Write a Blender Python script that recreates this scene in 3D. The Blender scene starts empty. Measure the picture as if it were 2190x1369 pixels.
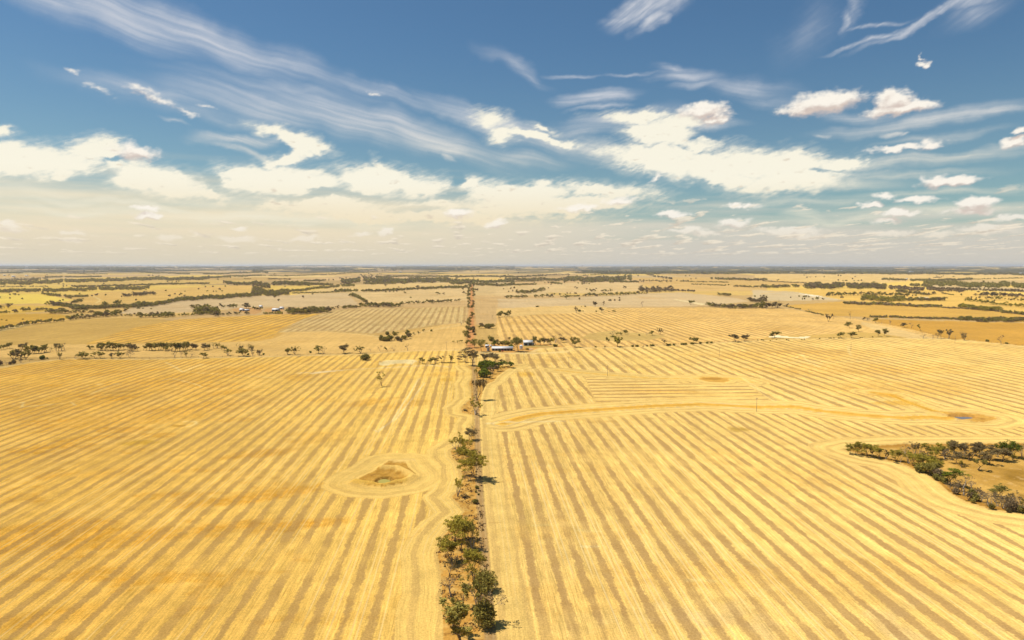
import bpy, math, random
import numpy as np
from math import radians, degrees, sin, cos, tan, atan, atan2, pi

sc = bpy.context.scene
COL = sc.collection
# ------------------------------------------------------------------ camera
H = 90.0                      # drone height, metres
FPX = 1480.0                  # focal length in pixels of the 2190 px wide photograph
PITCH = math.atan(116.5 / FPX)
YAW = radians(3.469)          # right of the road, which runs along +Y
cam_d = bpy.data.cameras.new('camera'); cam = bpy.data.objects.new('camera', cam_d)
COL.objects.link(cam); sc.camera = cam
cam_d.sensor_width = 36.0; cam_d.lens = 36.0 * FPX / 2190.0
cam_d.clip_start = 1.0; cam_d.clip_end = 200000.0
cam.location = (0, 0, H); cam.rotation_euler = (pi / 2 - PITCH, 0, -YAW)
# ------------------------------------------------------------------ sun, sky, exposure
EXPO = 0.42
SUN_EL = radians(63); SUN_AZ = radians(-78)      # azimuth clockwise from +Y: to the left, a little ahead
sun_d = bpy.data.lights.new('sun', 'SUN'); sun = bpy.data.objects.new('sun', sun_d); COL.objects.link(sun)
sun_d.energy = 4.8; sun_d.angle = radians(0.5); sun_d.color = (1.0, 0.93, 0.80)
sun.rotation_euler = (pi / 2 - SUN_EL, 0, -SUN_AZ - pi)
sun.rotation_euler = (0, 0, 0)
from mathutils import Vector
_sd = Vector((sin(SUN_AZ) * cos(SUN_EL), cos(SUN_AZ) * cos(SUN_EL), sin(SUN_EL)))
sun.rotation_euler = _sd.to_track_quat('Z', 'Y').to_euler()
sc.view_settings.view_transform = 'Standard'; sc.view_settings.look = 'None'
sc.view_settings.exposure = EXPO; sc.view_settings.gamma = 1.0
sc.cycles.max_bounces = 5; sc.cycles.diffuse_bounces = 2; sc.cycles.transparent_max_bounces = 4
sc.cycles.volume_bounces = 0

world = bpy.data.worlds.new('World'); sc.world = world; world.use_nodes = True

class G:
    """tiny node-graph helper"""
    def __init__(s, nt): s.nt = nt; nt.nodes.clear()
    def n(s, t, **kw):
        nd = s.nt.nodes.new(t)
        for k, v in kw.items(): setattr(nd, k, v)
        return nd
    def put(s, sock, v):
        if isinstance(v, bpy.types.NodeSocket): s.nt.links.new(v, sock)
        elif v is not None: sock.default_value = v
    def m(s, op, a, b=None, c=None, clamp=False):
        nd = s.n('ShaderNodeMath', operation=op); nd.use_clamp = clamp
        s.put(nd.inputs[0], a); s.put(nd.inputs[1], b); s.put(nd.inputs[2], c)
        return nd.outputs[0]
    def v(s, op, a, b=None, c=None):
        nd = s.n('ShaderNodeVectorMath', operation=op)
        s.put(nd.inputs[0], a); s.put(nd.inputs[1], b)
        if c is not None: s.put(nd.inputs['Scale'] if op == 'SCALE' else nd.inputs[2], c)
        return nd.outputs['Value'] if op in ('LENGTH', 'DOT_PRODUCT', 'DISTANCE') else nd.outputs['Vector']
    def noise(s, vec, scale, detail=3, rough=.5, dist=0.0, out='Fac', dims='3D'):
        nd = s.n('ShaderNodeTexNoise', noise_dimensions=dims)
        s.put(nd.inputs['Vector'], vec); nd.inputs['Scale'].default_value = scale
        nd.inputs['Detail'].default_value = detail; nd.inputs['Roughness'].default_value = rough
        nd.inputs['Distortion'].default_value = dist
        return nd.outputs[out]
    def ss(s, x, a, b, lo=0.0, hi=1.0, kind='SMOOTHSTEP'):
        nd = s.n('ShaderNodeMapRange', interpolation_type=kind)
        s.put(nd.inputs['Value'], x); s.put(nd.inputs['From Min'], a); s.put(nd.inputs['From Max'], b)
        s.put(nd.inputs['To Min'], lo); s.put(nd.inputs['To Max'], hi)
        return nd.outputs['Result']
    def mix(s, f, a, b, mode='MIX'):
        nd = s.n('ShaderNodeMix', data_type='RGBA', blend_type=mode); nd.clamp_factor = True
        s.put(nd.inputs[0], f)
        for i, q in ((6, a), (7, b)):
            if isinstance(q, (tuple, list)) and len(q) == 3: q = tuple(q) + (1,)
            s.put(nd.inputs[i], q)
        return nd.outputs[2]
    def xyz(s, x, y, z=0.0):
        nd = s.n('ShaderNodeCombineXYZ')
        for i, q in enumerate((x, y, z)): s.put(nd.inputs[i], q)
        return nd.outputs[0]
    def sep(s, v):
        nd = s.n('ShaderNodeSeparateXYZ'); s.put(nd.inputs[0], v); return nd.outputs

def lin(c):
    if isinstance(c, str): c = [int(c[i:i+2], 16) for i in (0, 2, 4)]
    c = np.array(c, float) / 255
    return np.where(c <= .04045, c / 12.92, ((c + .055) / 1.055) ** 2.4)
def lt(c): return tuple(float(q) for q in lin(c))

def ray(px, py):
    """world direction of a point of the photograph (2190 x 1369 coordinates)"""
    x = np.asarray(px, float) - 1095.0; u = 684.5 - np.asarray(py, float)
    f = FPX * cos(PITCH) + u * sin(PITCH); z = u * cos(PITCH) - FPX * sin(PITCH)
    return x * cos(YAW) + f * sin(YAW), -x * sin(YAW) + f * cos(YAW), z
def azel(px, py):
    X, Y, Z = ray(px, py)
    return np.degrees(np.arctan2(X, Y)), np.degrees(np.arctan2(Z, np.hypot(X, Y)))

# ------------------------------------------------------------------ vectorised noise
def _hash2(ix, iy, seed):
    h = (ix.astype(np.int64) * 374761393 + iy.astype(np.int64) * 668265263 + seed * 974634777) & 0xFFFFFFFF
    h = ((h ^ (h >> 13)) * 1274126177) & 0xFFFFFFFF
    return (h ^ (h >> 16)) & 0xFFFFFFFF
def perlin(x, y, seed=0):
    xf = np.floor(x); yf = np.floor(y); fx = x - xf; fy = y - yf
    ix = xf.astype(np.int64); iy = yf.astype(np.int64)
    ux = fx * fx * fx * (fx * (fx * 6 - 15) + 10); uy = fy * fy * fy * (fy * (fy * 6 - 15) + 10)
    def gr(a, b):
        h = _hash2(ix + a, iy + b, seed) * (2 * np.pi / 4294967296.0)
        return np.cos(h) * (fx - a) + np.sin(h) * (fy - b)
    n00, n10, n01, n11 = gr(0, 0), gr(1, 0), gr(0, 1), gr(1, 1)
    return 1.5 * ((n00 * (1 - ux) + n10 * ux) * (1 - uy) + (n01 * (1 - ux) + n11 * ux) * uy)
def fbm(x, y, octv=4, rough=.5, seed=0):
    s = 0; a = 1.0; t = 0
    for o in range(octv):
        s = s + a * perlin(x * 2 ** o + 17.3 * o, y * 2 ** o - 9.1 * o, seed + o); t += a; a *= rough
    return s / t
def sstep(x, a, b):
    t = np.clip((x - a) / (b - a), 0, 1); return t * t * (3 - 2 * t)

SHEET = [  # smooth cream cloud sheets: x, y, rx, ry, angle (down to the right +), weight -- photograph pixels
    (70,340,185,44,0,1.25),(195,322,80,34,-8,1.1),(10,350,90,36,0,1.2),(240,357,58,20,0,.9),(15,283,42,15,0,.9),(2,404,16,9,0,.8),
    (345,385,130,44,6,1.3),(295,398,80,26,4,1.0),(440,412,66,18,12,.95),(400,372,50,18,14,.9),
    (570,272,60,16,8,.9),(600,285,50,20,20,.9),(650,305,72,22,10,1.1),(620,335,84,20,-14,1.1),(675,318,50,16,4,.9),(575,350,34,12,-10,.8),
    (600,386,185,38,-2,1.3),(510,376,80,22,0,.9),(800,385,130,36,4,1.25),(880,402,100,30,4,1.1),(815,362,18,26,-60,.75),
    (700,442,185,30,2,1.15),(800,462,180,22,0,1.0),(930,440,110,20,0,.9),(640,415,60,18,0,.9),
    (1110,412,165,34,0,1.25),(1010,396,50,20,-10,.9),(1290,408,130,20,2,1.1),(1150,440,240,30,0,1.15),(1290,436,120,20,-6,.95),(1160,388,46,11,0,.7),(1000,465,260,18,0,.9),
    (1045,250,50,24,12,1.0),(1078,285,30,26,10,.9),(1150,292,100,10,14,.95),(1215,308,34,9,6,.85),(1165,275,34,10,10,.7),
    (1370,255,95,18,4,1.0),(1415,290,90,36,10,1.2),(1400,335,140,38,6,1.15),(1480,312,100,20,0,.9),(1440,270,70,26,0,1.0),
    (1590,352,230,40,3,1.25),(1700,385,130,36,-6,1.25),(1790,348,80,20,0,1.05),(1640,395,100,22,0,.9),(1440,352,130,36,8,1.1),(1540,372,140,28,8,1.1)]
GAPS = [(655,419,105,15,-6,1.1),(890,447,70,12,-4,1.0),(245,338,60,9,-20,.9),(455,385,34,16,40,.9),(968,392,34,16,-30,.9),(955,426,60,10,-10,.9),(770,412,50,9,10,.6),
    (1290,452,80,8,-4,.7),(1520,292,60,10,0,.8),(600,312,40,10,20,.9),(1735,362,70,7,4,.7),(1100,470,60,7,0,.7),(560,432,60,8,0,.8),(150,385,80,10,0,.7)]
CUMU = [  # puffy clouds
    (290,325,60,22,6,.95),(1505,236,62,24,-4,1.15),(1530,254,48,16,-8,.95),
    (1757,222,92,30,-3,1.35),(1800,212,66,20,-4,1.0),(1715,236,70,14,0,.95),
    (1912,213,44,30,14,1.2),(1925,232,96,20,-3,1.25),(1970,218,50,10,6,.8),(1975,140,15,9,0,.95),(1974,127,4,12,0,.5),
    (2035,388,84,14,-2,1.25),(2000,386,44,12,0,1.0),(2086,435,52,17,0,1.3),(2080,452,66,9,0,.95),(1860,438,28,10,0,1.25),(1922,455,54,11,0,1.25),
    (1960,427,66,8,0,.85),(1575,441,32,7,0,.85),(1568,477,42,12,-5,1.15),(1925,316,84,9,-2,.85),(1990,308,34,13,-8,.85),(2172,304,36,15,-10,1.05),(2180,280,22,10,0,.95),
    (318,462,42,10,0,1.25),(312,446,34,7,0,.95),(825,496,26,9,-6,1.15),(775,500,26,6,0,.9),(1058,480,28,13,-14,1.15),
    (980,457,38,11,0,.95),(510,490,26,6,0,.95),(505,511,52,8,0,.95),(150,499,38,6,0,.95),(158,516,26,5,0,.9),(650,511,44,9,-6,1.0),(362,508,34,8,0,.9),
    (1440,458,46,10,0,1.0),(1470,492,56,8,0,1.0),(1510,500,40,8,0,1.0),(1895,420,30,6,0,.7),(1325,430,44,10,-6,.85),(1240,445,60,8,-2,.75),
    (335,212,54,9,16,.50),(300,190,46,9,14,.46),(395,240,34,6,16,.42),(208,190,34,8,16,.42),(440,228,26,5,6,.4),(152,151,20,5,0,.40),
    (797,202,20,6,4,.6),(1405,380,24,7,-24,.65),(2110,490,80,12,0,1.1),(2170,466,60,10,0,1.0),(1900,500,60,9,0,1.0),(1690,495,90,12,2,1.1),(1720,505,60,8,0,1.0),
    (1600,440,30,6,0,.7),(20,478,34,9,0,1.0),(20,490,50,8,0,.9),(1900,472,44,7,0,.9),(2010,500,50,8,0,.9),(1420,332,20,5,0,.0)]
CIR_A = [  # veils combed down to the right
    (240,30,330,62,12,.95),(430,80,330,50,15,1.0),(600,135,260,34,15,.6),(90,-10,200,50,8,.7),
    (330,200,230,26,8,.6),(560,225,260,46,8,.85),(760,255,300,52,12,.95),(900,285,260,42,16,1.0),(950,318,140,22,12,1.1),(935,330,36,14,30,1.0),(1060,262,220,30,16,1.0),
    (620,190,300,26,5,.55),(820,200,220,20,12,.6),(1100,140,90,20,26,.6),(1140,168,60,12,20,.45),(430,245,180,20,8,.4),(1150,300,150,24,14,.8),(1110,335,120,20,10,.6),
    (500,296,110,16,-4,.9),(520,322,110,12,14,.7),(1600,185,130,24,14,.65),(1660,215,90,18,14,.45),(370,265,40,6,14,.6),(1270,325,140,36,12,.75)]
CIR_B = [  # level streaks
    (1470,160,90,22,2,.8),(1440,148,50,14,16,.7),(1500,178,80,12,-6,.7),(1280,206,95,18,-4,.9),(1285,228,60,8,-4,.7),(1230,160,60,6,0,.5),(1350,155,70,5,0,.5),
    (1980,260,280,18,-3,.8),(2100,245,160,12,-3,.8),(1840,250,110,14,6,.45),(1950,345,330,14,-1,.55),(2050,330,260,12,-2,.6),(1700,435,240,10,-2,.45),
    (1750,385,220,18,4,.65),(1800,470,280,12,-2,.5),(2000,410,280,10,0,.55),(2000,295,160,10,-3,.45),(1920,370,240,10,2,.55),(2000,450,300,14,0,.5),
    (1905,288,44,9,6,.95),(1935,290,24,5,-12,.8),(1765,291,40,5,0,.8),(60,405,160,18,2,.55),(120,425,180,14,3,.6),(300,440,240,8,4,.9),(600,470,380,18,2,.8),(200,455,300,14,1,.7),
    (1720,462,70,12,2,.8),(1740,466,50,6,6,.7),(1310,262,170,24,-6,.6),(1260,280,150,16,-4,.5),(1500,275,120,14,-2,.7),(500,430,300,10,0,.4)]
CIR_C = [  # feathers rising to the right
    (1390,12,95,36,-22,1.15),(1450,-12,110,34,-24,.9),(1350,36,60,14,-10,.8),(1385,50,36,20,-40,.9),(1985,40,190,11,-17,1.1),(2070,10,110,20,-12,.7),
    (1850,87,110,8,-12,.8),(2100,26,110,30,-12,.4),(1795,42,30,16,-60,.85),(1820,15,60,20,-60,.45),(1850,56,90,6,3,.55),(1720,70,80,44,-50,.25)]

def sky_fields(az, el):
    def W(x, y, fr, o, r, sd): return fbm(x * fr, y * fr, o, r, sd)
    w1x, w1y = W(az, el, .22, 2, .5, 11), W(az, el, .22, 2, .5, 12)
    w2x, w2y = W(az, el * 1.6, .8, 6, .58, 13), W(az, el * 1.6, .8, 6, .58, 14)
    def blobs(px, py, items):
        acc = np.full(az.shape, -9.0)
        for (bx, by, rx, ry, ang, amp) in items:
            if amp <= 0: continue
            a, e = azel(bx, by); a1, _ = azel(bx - rx, by); a2, _ = azel(bx + rx, by)
            _, e1 = azel(bx, by - ry); _, e2 = azel(bx, by + ry)
            t = radians(ang); dx, dy = px - a, py - e
            u = (dx * cos(t) - dy * sin(t)) / ((a2 - a1) / 2); v = (dx * sin(t) + dy * cos(t)) / ((e1 - e2) / 2)
            acc = np.maximum(acc, amp * (1 - np.sqrt(u * u + v * v)))
        return acc
    def comb(ang, fx, fy, sd):
        t = radians(-ang); x = az + .5 * w1x; y = el + .35 * w1y + .05 * w2y
        return .5 + .5 * fbm((x * cos(t) + y * sin(t)) * fx, (-x * sin(t) + y * cos(t)) * fy, 6, .62, sd)
    na, nb, nc = comb(13, .10, 2.6, 21), comb(-1, .13, 3.2, 31), comb(-30, .35, 3.0, 41)
    # sheets: smooth bodies, edges combed into fibres
    sx, sy = az + 1.3 * w1x + .75 * w2x, el + .5 * w1y + .42 * w2y
    fs = blobs(sx, sy, SHEET) - .8 * np.maximum(blobs(sx, sy, GAPS), 0)
    fib = comb(-22, .45, 1.7, 51) - .5; fib2 = comb(6, .16, 1.6, 56) - .5
    d = fs + .75 * fib + .55 * fib2 + .22 * fbm(az * 1.1, el * 2.4, 6, .6, 61)
    soft = .5 + .5 * fbm(az * .25, el * .6, 2, .5, 66)
    core = sstep(d, .04, .28 + .6 * soft); sheet = .95 * core + .30 * sstep(d, -.45, .35) * (1 - core)
    ff = .5 + .5 * fbm((az * .94 + el * .34) * .6, (el * .94 - az * .34) * 4.5, 5, .65, 68)
    sheet = sheet * (1 - (1 - core) * sstep(ff, .62, .30) * .75)
    # puffs: crisp, flat-based
    cx, cy = az + .7 * w2x, el + .42 * w2y
    fk = blobs(cx, cy, CUMU); bil = fbm(az * 1.5, el * 2.6, 6, .6, 71)
    k = fk + .34 * bil
    puff = sstep(k, -.08, .62) * (.72 + .28 * sstep(el, 2, 5))
    kup = blobs(cx, cy + .45, CUMU) + .34 * fbm(az * 1.5, (el + .45) * 2.6, 4, .6, 71)
    base = sstep(k - kup + .25 * bil, -.45, .55)          # 1 near tops
    def cir(items, nz, hi, kk):
        f = blobs(az + 1.6 * w1x + .5 * w2x, el + .7 * w1y + .22 * w2y, items)
        return np.clip(sstep(f, -.15, hi * 1.15) * (.42 + .58 * sstep(nz, .2, .8)) * kk, 0, 1)
    cirrus = np.maximum.reduce([cir(CIR_A, na, .95, .95), cir(CIR_B, nb, .7, .85), cir(CIR_C, nc, .8, .95)])
    # fair-weather cumulus shrinking towards the horizon
    le = np.log(np.maximum(el + .7, .1))
    def small(off):
        x = az * 1.0 / np.maximum(el + 1.0, 1) ** .55; y = le * 7.0 + off
        return fbm(x + .12 * w2x, y + .2 * w2y, 5, .55, 81)
    s0, s1 = small(0), small(.35)
    right = sstep(az, -14, 20)
    thr = .10 + .26 * sstep(el, 1.0, 5.6) - .10 * right
    sm = sstep(s0 - thr, 0, .22) * sstep(el, 6.2, 4.2) * sstep(el, .35, 1.4)
    lit = sstep(s0 - s1, -.3, .35)
    shade = sstep(fbm(az * .5, el * 1.6, 4, .6, 91), .05, .5)
    spots = sstep(fbm(az * .75, el * 2.2, 4, .55, 95), .30, .55) * sstep(sheet, .5, .9)
    murkn = fbm(az * .07, el * 1.1, 5, .55, 101)
    return sheet, puff, base, cirrus, sm, lit, shade, spots, murkn
# ------------------------------------------------------------------ sky
SKY_K = 2 ** -EXPO          # the sky keeps its own brightness under the raised exposure
def tc10(c, k=1.0): return tuple(10 * k * q for q in lt(c)) + (1,)
def air(g, vec):
    """clear air plus the beige summer murk of the lowest degrees, in units for a 0.1 strength"""
    x, y, z = g.sep(vec)
    sky = g.n('ShaderNodeTexSky', sky_type='NISHITA'); sky.sun_disc = False
    g.put(sky.inputs['Vector'], vec) if 'Vector' in sky.inputs else None
    sky.sun_elevation = SUN_EL; sky.sun_rotation = SUN_AZ
    sky.altitude = 300; sky.air_density = 1.0; sky.dust_density = 0.6; sky.ozone_density = 1.6
    az = g.m('MULTIPLY', g.m('ARCTAN2', x, y), 57.2958)
    el = g.m('MULTIPLY', g.m('ARCSINE', z), 57.2958)
    right = g.ss(az, -12, 22)
    return g.mix(1.0, sky.outputs[0], g.mix(g.ss(el, 4, 19), (.66, .80, .76), (.52, .73, .82)), 'MULTIPLY'), az, el, right
def murk(g, base, az, el, right, n):
    top = g.m('MULTIPLY_ADD', right, -3.2, 7.2)
    f = g.ss(g.m('ADD', g.m('SUBTRACT', el, 1.2), g.m('MULTIPLY', n, 2.2)), top, .8)
    c = g.mix(g.ss(el, 0, 4.5), g.mix(right, tc10((221, 210, 186)), tc10((208, 202, 190))),
              g.mix(right, tc10((246, 230, 198)), tc10((210, 209, 196))))
    return g.mix(f, base, c)
def build_sky():
    g = G(world.node_tree)
    tc = g.n('ShaderNodeTexCoord')
    a, az, el, right = air(g, tc.outputs['Generated'])
    c = murk(g, a, az, el, right, 0.0)
    c = g.mix(g.ss(el, -.4, -.1), tc10((150, 125, 85)), c)
    bg = g.n('ShaderNodeBackground'); g.put(bg.inputs['Color'], c); bg.inputs['Strength'].default_value = .1 * SKY_K
    out = g.n('ShaderNodeOutputWorld'); g.nt.links.new(bg.outputs[0], out.inputs['Surface'])
    world.cycles.sampling_method = 'MANUAL'; world.cycles.sample_map_resolution = 256
    # dome carrying the clouds
    A = np.concatenate([np.linspace(-72, -42, 60)[:-1], np.arange(-42, 49, .07), np.linspace(49, 78, 60)])
    E = np.concatenate([np.arange(-.6, 22, .055), np.linspace(22.1, 42, 60)])
    az, el = np.meshgrid(A, E)
    F = sky_fields(az, el)
    edge = sstep(az, -70, -60) * sstep(az, 76, 66) * sstep(el, 40, 30)
    R = 110000.0; ra, re = np.radians(az), np.radians(el)
    co = np.stack([np.sin(ra) * np.cos(re) * R, np.cos(ra) * np.cos(re) * R, np.sin(re) * R + H], -1).reshape(-1, 3)
    o = grid_mesh('sky', co, len(E), len(A))
    sheet, puff, base, cirrus, sm, lit, shade, spots, mn = F
    put_attr(o.data, 'cloud_a', np.stack([sheet * edge, puff * edge, base, np.ones_like(base)], -1).reshape(-1, 4))
    put_attr(o.data, 'cloud_b', np.stack([cirrus * edge, sm * edge, lit, np.ones_like(base)], -1).reshape(-1, 4))
    put_attr(o.data, 'cloud_c', np.stack([mn * edge, spots, shade, np.ones_like(base)], -1).reshape(-1, 4))
    o['kind'] = 'structure'
    m = bpy.data.materials.new('sky_and_clouds'); m.use_nodes = True; g = G(m.node_tree)
    geo = g.n('ShaderNodeNewGeometry')
    vec = g.v('NORMALIZE', g.v('SUBTRACT', geo.outputs['Position'], (0, 0, H)))
    def at(nm):
        a_ = g.n('ShaderNodeAttribute'); a_.attribute_name = nm; return g.sep(a_.outputs['Vector'])
    sh, pf, bs = at('cloud_a'); ci, s_, li = at('cloud_b'); mn_, sp, sd = at('cloud_c')
    a, az, el, right = air(g, vec)
    c = murk(g, a, az, el, right, mn_)
    c = g.mix(ci, c, g.mix(g.ss(el, 4, 14), tc10((240, 234, 212)), tc10((214, 216, 222))))
    c = g.mix(sh, c, g.mix(g.ss(el, 3, 7), tc10((243, 228, 196)), tc10((254, 248, 228))))
    c = g.mix(g.m('MULTIPLY', sp, .55), c, tc10((215, 200, 180)))
    kc = g.mix(bs, tc10((214, 198, 188)), tc10((253, 246, 234)))
    kc = g.mix(g.ss(el, 4, 1.2), kc, tc10((240, 228, 206)))
    c = g.mix(pf, c, kc)
    c = g.mix(g.m('MULTIPLY', s_, .8), c, g.mix(li, tc10((202, 190, 174)), tc10((246, 234, 212))))
    em = g.n('ShaderNodeEmission'); g.put(em.inputs['Color'], c); em.inputs['Strength'].default_value = .1 * SKY_K
    out = g.n('ShaderNodeOutputMaterial'); g.nt.links.new(em.outputs[0], out.inputs['Surface'])
    m.cycles.emission_sampling = 'NONE'
    o.data.materials.append(m)

def grid_mesh(name, co, nr, nc, wrap=False):
    me = bpy.data.meshes.new(name)
    i = np.arange(nr - 1)[:, None] * nc
    cN = nc if wrap else nc - 1
    j = np.arange(cN)[None, :]; j2 = (j + 1) % nc
    f = np.stack([i + j, i + j2, i + nc + j2, i + nc + j], -1).reshape(-1, 4)
    mesh_fill(me, co, f)
    o = bpy.data.objects.new(name, me); COL.objects.link(o)
    return o
def mesh_fill(me, co, faces, mats=None):
    """faces: (n,4) array; a triangle repeats its last index as -1"""
    faces = np.asarray(faces, np.int64); n = len(faces)
    tri = faces[:, 3] < 0
    cnt = np.where(tri, 3, 4)
    loops = faces.reshape(-1); loops = loops[loops >= 0].astype(np.int32)
    me.vertices.add(len(co)); me.vertices.foreach_set('co', np.asarray(co, np.float32).ravel())
    me.loops.add(len(loops)); me.loops.foreach_set('vertex_index', loops)
    me.polygons.add(n)
    st = np.zeros(n, np.int32); st[1:] = np.cumsum(cnt)[:-1]
    me.polygons.foreach_set('loop_start', st); me.polygons.foreach_set('loop_total', cnt.astype(np.int32))
    if mats is not None: me.polygons.foreach_set('material_index', np.asarray(mats, np.int32))
    me.update(calc_edges=True)
def put_attr(me, name, arr):
    arr = np.asarray(arr, np.float32)
    if arr.ndim == 1:
        a = me.attributes.new(name, 'FLOAT', 'POINT'); a.data.foreach_set('value', arr)
    elif arr.shape[1] == 3:
        a = me.attributes.new(name, 'FLOAT_VECTOR', 'POINT'); a.data.foreach_set('vector', arr.ravel())
    else:
        a = me.attributes.new(name, 'FLOAT_COLOR', 'POINT'); a.data.foreach_set('color', arr.ravel())
build_sky()
# ------------------------------------------------------------------ the land: survey helpers
def P(px, py):
    """ground point (flat, z=0) seen at a point of the photograph"""
    X, Y, Z = ray(px, np.maximum(py, 569.2)); t = -H / Z
    return X * t, Y * t
def to_px(X, Y, Z=0.0):
    Z = Z - H
    xc = X * cos(YAW) - Y * sin(YAW); yh = X * sin(YAW) + Y * cos(YAW)
    dep = yh * cos(PITCH) - Z * sin(PITCH); up = yh * sin(PITCH) + Z * cos(PITCH)
    dep = np.where(dep < 1, 1, dep)
    return 1095 + FPX * xc / dep, 684.5 - FPX * up / dep, dep
FR = dict(A=(0, 560, 3.9107), B=(540, 560, 3.9107), C=(1080, 560, 3.9107), D=(1630, 560, 3.9107), S=(900, 880, 2.8),
          F=(940, 690, 6.2233), R=(1700, 850, 4.469), M=(640, 900, 5.214), L=(0, 740, 2.177), N=(700, 740, 2.177), Q=(1400, 740, 2.176), P=(0, 0, 1.0))
def fr(k, *pts):
    ox, oy, s = FR[k]; return [(ox + x / s, oy + y / s) for x, y in pts]
def gp(pts):
    a = np.array(pts, float); X, Y = P(a[:, 0], a[:, 1]); return np.stack([X, Y], -1)
def inpoly(px, py, poly):
    c = np.zeros(px.shape, bool); n = len(poly)
    x0 = min(p[0] for p in poly); x1 = max(p[0] for p in poly); y0 = min(p[1] for p in poly); y1 = max(p[1] for p in poly)
    w = np.nonzero((px >= x0) & (px <= x1) & (py >= y0) & (py <= y1)); X = px[w]; Y = py[w]; r = np.zeros(X.shape, bool)
    for i in range(n):
        xa, ya = poly[i]; xb, yb = poly[i - 1]
        if ya == yb: continue
        r ^= ((ya > Y) != (yb > Y)) & (X < (xb - xa) * (Y - ya) / (yb - ya) + xa)
    c[w] = r; return c
def dline(X, Y, pts, closed=False):
    """distance in metres to a ground polyline"""
    a = gp(pts); best = np.full(X.shape, 1e9)
    n = len(a); rng_ = range(n if closed else n - 1)
    for i in rng_:
        p, q = a[i], a[(i + 1) % n]; d = q - p; L2 = (d ** 2).sum() + 1e-9
        t = np.clip(((X - p[0]) * d[0] + (Y - p[1]) * d[1]) / L2, 0, 1)
        best = np.minimum(best, np.hypot(X - p[0] - t * d[0], Y - p[1] - t * d[1]))
    return best
def relief(X, Y):
    r = np.hypot(X, Y)
    z = sstep(r, 5000, 16000) * (14 + 26 * fbm(X / 5200, Y / 5200, 3, .5, 201)) 
    z = z + sstep(r, 14000, 34000) * (30 + 60 * fbm(X / 11000 + 3, Y / 11000, 3, .5, 207))
    z = z + sstep(r, 1500, 3000) * 2.5 * fbm(X / 700, Y / 700, 2, .5, 203)
    return z
W_ = 7.2                                     # one harvester pass, metres
# curve of the rows: how the passes fan out with distance (gentle rises and hollows), left and right of the road
_y = np.arange(570.0, 1400.0, .5)
def _G(k):
    s = np.cumsum((k / (_y - 569))[::-1]) * .5; s = s[::-1]        # integral from y to the bottom
    return np.exp(-s)
def _kprof(mid):
    k = np.ones_like(_y)
    k = k + (mid - 1) * sstep(_y, 738, 752) * sstep(_y, 880, 810)
    return k - .25 * sstep(_y, 620, 650) * sstep(_y, 744, 730)
_GR, _GL = _G(np.ones_like(_y)), _G(np.ones_like(_y))

DAM = fr('M', (605,690),(700,620),(850,555),(1000,445),(1180,445),(1215,520),(1300,600),(1300,640),(1170,710),(940,745),(750,735))
STRIP_L = fr('S', (140,1500),(135,1369),(125,1050),(118,960),(100,850),(125,760),(230,640),(262,600)) + fr('M', (1830,1000),(1730,880),(1700,850),(1780,780),(1830,660),(1790,480),(1700,400),(1690,330),(1900,200)) \
    + fr('F', (510,1240),(300,1200),(290,1130),(420,1010),(420,900),(390,800),(440,740),(440,640),(370,585))
STRIP_R = [(1058,1500),(1054,1369),(1044,1237),(1040,1166),(1033,1094),(1029,1023),(1026,951),(1025,880)] + fr('F', (548,1180),(545,1020),(600,830),(720,780),(760,720),(900,620),(1060,570))
BANK = [(1075,906),(1115,894),(1160,885),(1250,878.5),(1400,868.5),(1500,865),(1620,871),(1700,870),(1760,880),(1850,889),(1930,894),(1990,892),(2030,896)]
BANK2 = fr('C', (430,905),(600,925)) + fr('Q', (0,152),(150,150),(230,150),(330,150),(400,152),(450,170))
BANK3 = fr('Q', (1010,215),(1100,228),(1180,262),(1290,300),(1400,318),(1560,330))
PIT = fr('P', (1503,812),(1530,806),(1560,809),(1545,816),(1525,817))
RDAM = fr('R', (1420,150),(1480,140),(1700,150),(1900,185),(1940,205),(1800,240),(1620,230),(1480,200))
GROVE = fr('R', (470,498),(600,470),(1050,445),(2190,440),(3400,470),(3400,1400),(2300,1135),(2190,1112),(1900,1072),(1650,1000),(1480,910),(1380,820),(1290,750),(1130,680),(1000,622),(700,570))
FARM = fr('F', (425,395),(430,320),(620,290),(960,250),(1240,255),(1480,300),(1700,320),(1500,325),(1310,345),(1250,375),(1150,395),(620,402))
TRACK_W = [(0,787),(60,776),(143,768),(320,768.5),(560,763.5),(770,758),(872,751.5),(987,749),(1010,750.5),(1060,756),(1170,755),(1260,745.5)]
TRACK_E = [(1140,752),(1157,744.5),(1336,743.5),(1463,737.5),(1640,728.5),(1730,725),(1810,723.5),(1950,724),(2060,727),(2190,741),(2500,775)]
ROAD = fr('F', (418,345),(414,240),(420,130),(424,40),(432,0)) + fr('B', (1830,500),(1832,400),(1833,300),(1832,190))
RECT = fr('P', (1249,803.5),(1400,817),(1597,823),(1650,856),(1600,861),(1450,862),(1275,861.5))
GROWN = []

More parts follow.
